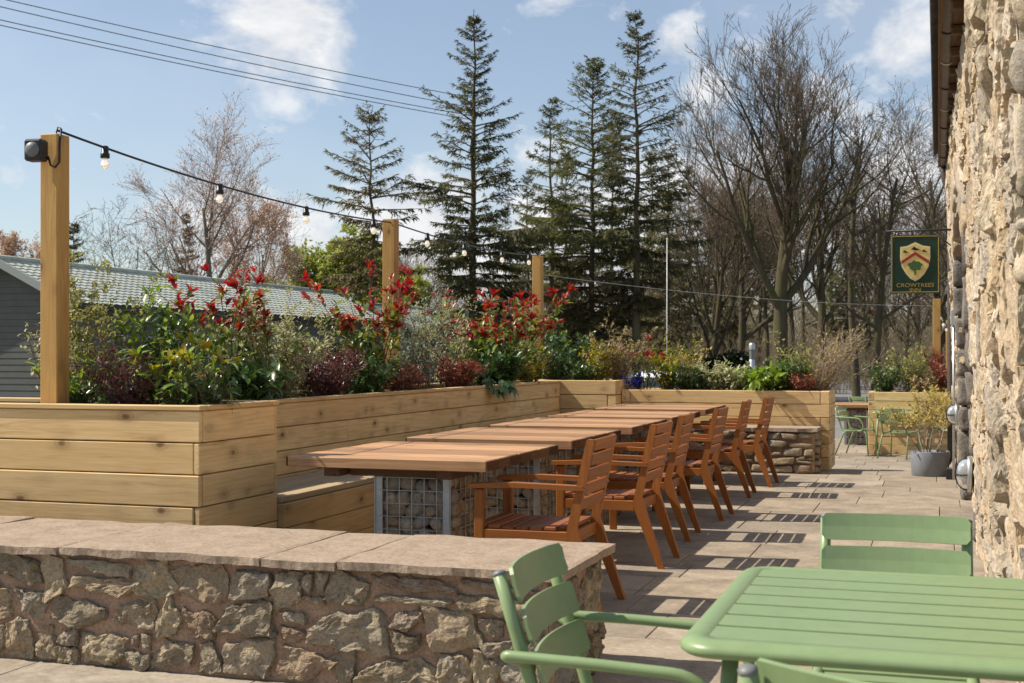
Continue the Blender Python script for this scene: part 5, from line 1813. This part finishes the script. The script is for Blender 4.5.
T5 = bare_tree('bare_tree', 'leaning bare tree low behind the hanging sign', gp(893, 37), hgt(262, 37), .12, .4, 199, 'bark', 'twig', None, kids=(8, 6, 5, 4), ang=(30, 70), up=.03, rat=(.45, .75), lean=(.75, .1), trunk_len=1.0)
T6 = bare_tree('bare_tree', 'double-stemmed bare tree left of the great bare tree', gp(712, 54), hgt(150, 54), .17, .2, 211, 'bark', 'twig', 'budbrown', 1, .08, kids=(11, 7, 6, 5), ang=(20, 50), up=.1, rat=(.5, .75), trunk_len=.75)
repeat(BIG, gp(822, 62), 2.3, 'large bare tree close behind the right side of the great bare tree', scale=(.95, .95, 1.0))
repeat(T4, gp(740, 66), 1.2, 'bare tree close behind the left side of the great bare tree', scale=(.95, .95, 1.15))
# the crowded wood behind
g_ = random.Random(5)
protos = [T2, T3, T4, T6, T2]
for k in range(30):
    d = g_.uniform(66, 125)
    x = g_.uniform(500, 985)
    if k < 5: x = g_.uniform(400, 500); d = g_.uniform(90, 120)
    p = protos[k % 5]
    ytop = g_.uniform(165, 255) if x > 640 else g_.uniform(225, 280)
    h0 = {T2: hgt(96, 47), T3: hgt(128, 41), T4: hgt(70, 52), T6: hgt(150, 54)}[p]
    s = hgt(ytop, d) / h0
    c = repeat(p, gp(x, d), g_.uniform(0, 6.28), 'bare brown tree in the crowded wood behind the yard', 'bare trees in the wood', scale=(s * g_.uniform(.85, 1.1), s * g_.uniform(.85, 1.1), s))
for k, (x, d, y) in enumerate(((528, 84, 170), (566, 78, 150), (612, 86, 120), (652, 80, 150), (690, 92, 165), (722, 104, 190), (505, 96, 205), (668, 76, 190), (760, 110, 190), (846, 104, 200))):
    p = SPR if k % 2 else SPT
    sc = hgt(y, d) / hgt(58 if k % 2 else 98, 52 if k % 2 else 57)
    repeat(p, gp(x, d), 1.3 * k, 'dark spruce standing deep in the crowded wood behind the yard', 'spruces deep in the wood', (sc * .8, sc * .8, sc))
# undergrowth
def thicket(name, n, x0, x1, d0, d1, h0, h1, mat, seed, r=.012, kind='stuff'):
    g = random.Random(seed)
    P0, P1, A, B = [], [], [], []
    for _ in range(n):
        d = d0 + (d1 - d0) * g.random(); a, b = at(g.uniform(x0, x1), d)
        cl = .5 + .5 * noise.noise(Vector((a * .16, b * .16, seed)))
        h = (h0 + (h1 - h0) * g.random() ** 1.6) * (.35 + 1.1 * cl)
        p = Vector((a, b, LOW - .1))
        dr = Vector((g.uniform(-.45, .45), g.uniform(-.45, .45), 1)).normalized()
        for i in range(3):
            q = p + dr * h / 3
            P0.append(p); P1.append(q); A.append(r * (1 - .28 * i)); B.append(r * (1 - .28 * (i + 1)))
            if i:
                for _k in range(3):
                    e = (dr + Vector((g.uniform(-.9, .9), g.uniform(-.9, .9), g.uniform(-.3, .5)))).normalized()
                    P0.append(q); P1.append(q + e * h * g.uniform(.12, .34)); A.append(r * .6); B.append(r * .4)
            dr = (dr + Vector((g.uniform(-.4, .4), g.uniform(-.4, .4), 0))).normalized(); p = q
    return tag(segs_mesh(name, P0, P1, A, B, M[mat], None, 3), kind=kind)
thicket('undergrowth', 4200, 385, 990, 58, 112, .8, 3.6, 'brush', 3, .014)
thicket('distant_woodland', 6500, 250, 1000, 118, 210, 4.5, 10.5, 'brush', 9, .03)
# hedge
def hedge(name, label, x0, x1, d, h, th, mat, seed, n=5200):
    a = Vector((*at(x0, d), LOW - .06)); b = Vector((*at(x1, d), LOW - .06))
    t = thing(name, label, 'hedge', a)
    g = random.Random(seed)
    P, D, U, L, Wd = [], [], [], [], []
    ln = (b - a).length; u = (b - a).normalized(); v = Vector((-u.y, u.x, 0))
    for _ in range(n):
        s = g.uniform(0, ln); w = g.uniform(-th / 2, th / 2); z = h * (.92 + .16 * noise.noise(Vector((s * .8, w, seed)))) * math.sqrt(g.random())
        P.append(u * s + v * w + Vector((0, 0, z))); D.append(Vector((g.uniform(-1, 1), g.uniform(-1, 1), g.uniform(-.6, 1)))); U.append(Vector((g.uniform(-1, 1), g.uniform(-1, 1), 1)))
        q = g.uniform(.1, .2); L.append(q); Wd.append(q * .6)
    leaves_mesh('foliage', P, D, U, L, Wd, M[mat], t, simple=True)
    P0, P1 = [], []
    for k in range(int(ln / .5)):
        p = u * (k * .5 + .2); P0.append(p); P1.append(p + Vector((g.uniform(-.2, .2), g.uniform(-.2, .2), h * .7)))
    segs_mesh('stems', P0, P1, [.02] * len(P0), [.01] * len(P0), M['bark'], t, 4)
hedge('clipped_hedge', 'dark clipped hedge across the car park left of the lamp bollard', 690, 748, 54, hgt(352, 54), 1.0, 'l_hedge', 4)
hedge('clipped_hedge', 'low dark hedge at the far side of the road near the building', 868, 905, 96, hgt(362, 96), 1.4, 'l_hedge', 6, 3000)
# hill
V, F = [], []
nx = 60
for j in range(7):
    for i in range(nx + 1):
        x = -420 + 640 * i / nx; y = 215 + 60 * j
        e = [0, .6, .9, 1, .95, .7, 0][j]
        V.append((x, y, LOW - .6 + e * (7.5 + 4.5 * noise.noise(Vector((x * .008, y * .006, 2))))))
for j in range(6):
    for i in range(nx):
        a = j * (nx + 1) + i; F.append((a, a + 1, a + nx + 2, a + nx + 1))
mb = MB(); mb.add(V, F, None, True); tag(mb.build('hill', M['hill']), kind='structure')
# grass verge between road and wood
g = random.Random(77)
P, D, U, L, Wd = [], [], [], [], []
for _ in range(9000):
    d = g.uniform(98, 104) if g.random() < .5 else g.uniform(40, 98); x = g.uniform(560, 960)
    a, b = at(x, d)
    if -16 < a < 9 and 27 < b < 98: continue
    P.append((a, b, LOW - .06)); D.append((g.uniform(-.5, .5), g.uniform(-.5, .5), 1)); U.append((g.uniform(-1, 1), 1, 0)); q = g.uniform(.1, .25); L.append(q); Wd.append(q * .4)
tag(leaves_mesh('verge_grass', P, D, U, L, Wd, M['fresh'], simple=True), kind='stuff')

# ------------------------------------------------------------------ vehicles and poles beyond
def loft(mb, secs):
    n = len(secs[0]); V = [p for s in secs for p in s]; F = []
    for i in range(len(secs) - 1):
        for k in range(n):
            k2 = (k + 1) % n
            F.append((i * n + k, i * n + k2, (i + 1) * n + k2, (i + 1) * n + k))
    F.append(tuple(range(n))[::-1]); F.append(tuple(range((len(secs) - 1) * n, len(secs) * n)))
    mb.add(V, F, None, True)
def car(label, loc, rz):
    t = thing('parked_car', label, 'car', loc, rz)
    prof = [(-2.0, .32, .62), (-1.95, .25, .86), (-1.7, .22, .98), (-1.15, .2, 1.36), (-.4, .2, 1.46), (.35, .2, 1.42), (.95, .2, 1.08), (1.75, .22, .92), (2.0, .26, .72), (2.05, .33, .55)]
    secs = []
    for (x, zb, zt) in prof:
        s = []
        ws = .80
        for (fy, fz) in ((-.92, 0), (-1, .2), (-1, .5), (-.93, .72), (-.72, .95), (-.4, 1), (.4, 1), (.72, .95), (.93, .72), (1, .5), (1, .2), (.92, 0)):
            z = zb + (zt - zb) * fz
            narrow = 1 - .2 * max(0, (z - .92)) / .5
            s.append((x, fy * ws * narrow, z))
        secs.append(s)
    mb = MB(); loft(mb, secs); mb.build('body', M['white'], t)
    mb = MB(); mb.prism([(-1.60, 1.0), (-1.14, 1.31), (-1.06, 1.33), (-1.44, .99)], -.56, .56, lambda a, b, q: (a - .05, q, b + .035)); mb.build('rear_window', M['glass_dark'], t)
    mb = MB(); mb.prism([(.42, 1.37), (.92, 1.08), (.86, 1.06), (.36, 1.35)], -.56, .56, lambda a, b, q: (a + .05, q, b + .035)); mb.build('windscreen', M['glass_dark'], t)
    for s in (-1, 1):
        mb = MB(); mb.prism([(-1.2, 1.0), (-.9, 1.27), (.25, 1.28), (.68, 1.0)], s * .735, s * .765, lambda a, b, q: (a, q * (1 - .17 * (b - .92) / .4) + s * .015, b)); mb.build('side_window', M['glass_dark'], t)
        for x in (-1.3, 1.3):
            mb = MB(); mb.lathe([(0, -.1), (.22, -.1), (.31, -.09), (.31, .09), (.22, .1), (0, .1)], (x, s * .74, .31), 20, axis='Y'); w = mb.build('wheel', M['tyre'], t)
            mb = MB(); mb.lathe([(0, .0), (.18, .0), (.19, s * .02), (0, s * .03)], (x, s * .84, .31), 14, axis='Y'); mb.build('rim', M['galv'], w)
        mb = MB(); mb.box((-1.97, s * .6, .78), (.06, .22, .16), ch=.02); mb.build('tail_light', M['signred'], t)
    return t
a, b = at(662, 22.5)
car('white parked car half hidden by the shrubs on the far planter', (a, b, LOW + .0), R(100))
def caravan(label, loc, rz):
    t = thing('caravan', label, 'caravan', loc, rz)
    pr = [(-2.6, .5), (-2.62, 1.2), (-2.45, 2.2), (-2.1, 2.5), (1.9, 2.52), (2.35, 2.3), (2.65, 1.4), (2.6, .5)]
    mb = MB(); mb.prism(pr, -1.1, 1.1, lambda a, b, q: (a, q, b)); mb.build('body', M['white'], t)
    for x in (-1.3, .2, 1.5):
        mb = MB(); mb.box((x, -1.11, 1.65), (.8 if x else .5, .03, .6), ch=.01); mb.build('window', M['glass_dark'], t)
    mb = MB(); mb.box((-2.6, 0, 1.75), (.09, 1.5, .6), Matrix.Rotation(.15, 3, 'Y'), ch=.02); mb.build('end_window', M['glass_dark'], t)
    for s in (-1, 1):
        mb = MB(); mb.lathe([(0, -.09), (.3, -.09), (.3, .09), (0, .09)], (0, s * .98, .3), 18, axis='Y'); mb.build('wheel', M['tyre'], t)
    mb = MB(); mb.tube([(2.5, 0, .55), (3.5, 0, .5), (3.5, 0, .06)], .05, 8); mb.build('tow_bar', M['iron'], t)
a, b = at(580, 68)
caravan('white caravan showing between the third timber post and the yellow shrub', (a, b, LOW - .04), R(103))
a, b = at(752, 31)
t = thing('lamp_bollard', 'grey lamp bollard standing in the car park in front of the great bare tree', 'bollard', (a, b, LOW - .02))
mb = MB(); mb.lathe([(.0, 0), (.07, 0), (.07, 1.62), (.06, 1.63)], n=20); mb.build('post', M['galv'], t)
mb = MB(); mb.lathe([(.06, 1.63), (.06, 1.86), (.062, 1.87)], n=20); mb.build('lens', M['cap'], t)
mb = MB(); mb.lathe([(.075, 1.87), (.075, 1.97), (.06, 2.02), (0, 2.04)], n=20); mb.build('lamp_cap', M['galv'], t)
a, b = at(667, 40)
t = thing('flagpole', 'thin white pole standing in front of the wood, left of the great bare tree', 'pole', (a, b, LOW - .04))
mb = MB(); mb.tube([(0, 0, 0), (0, 0, 5.3)], [.016, .011], 10); mb.build('shaft', M['white'], t)
mb = MB(); mb.lathe([(0, 5.3), (.022, 5.31), (.022, 5.34), (0, 5.36)], n=12); mb.build('finial', M['white'], t)
# overhead lines sloping across the sky, carried by a pole behind the tallest spruce
ends = [((-70, -18), (473, 98)), ((-70, -10), (473, 108)), ((-70, 4), (473, 116)), ((-70, 9.5), (473, 120))]
names = ['topmost overhead power line crossing the sky at upper left', 'second overhead power line from the top at upper left', 'third overhead power line from the top at upper left', 'lowest overhead power line crossing the sky at upper left']
for k, (p, q) in enumerate(ends):
    da, db = 36.0, 51.5
    A = Vector((*at(p[0], da), zat(p[1], da))); B = Vector((*at(q[0], db), zat(q[1], db)))
    mid = (A + B) / 2
    mb = MB(); mb.tube([x - mid for x in sagline(A, B, .12, 16)], .016, 5)
    tag(mb.build('power_line', M['cap'], None, mid), names[k], 'power line', 'overhead power lines')
db = 51.5
t = thing('utility_pole', 'wooden pole carrying the overhead lines, hidden in the tallest spruce', 'pole', gp(473.5, db))
mb = MB(); mb.tube([(0, 0, 0), (0, 0, hgt(96, db))], [.11, .08], 10); mb.build('shaft', M['cbark'], t)
mb = MB(); mb.box((0, 0, hgt(112, db)), (.1, 1.6, .12), ch=.01); mb.build('crossarm', M['cbark'], t)
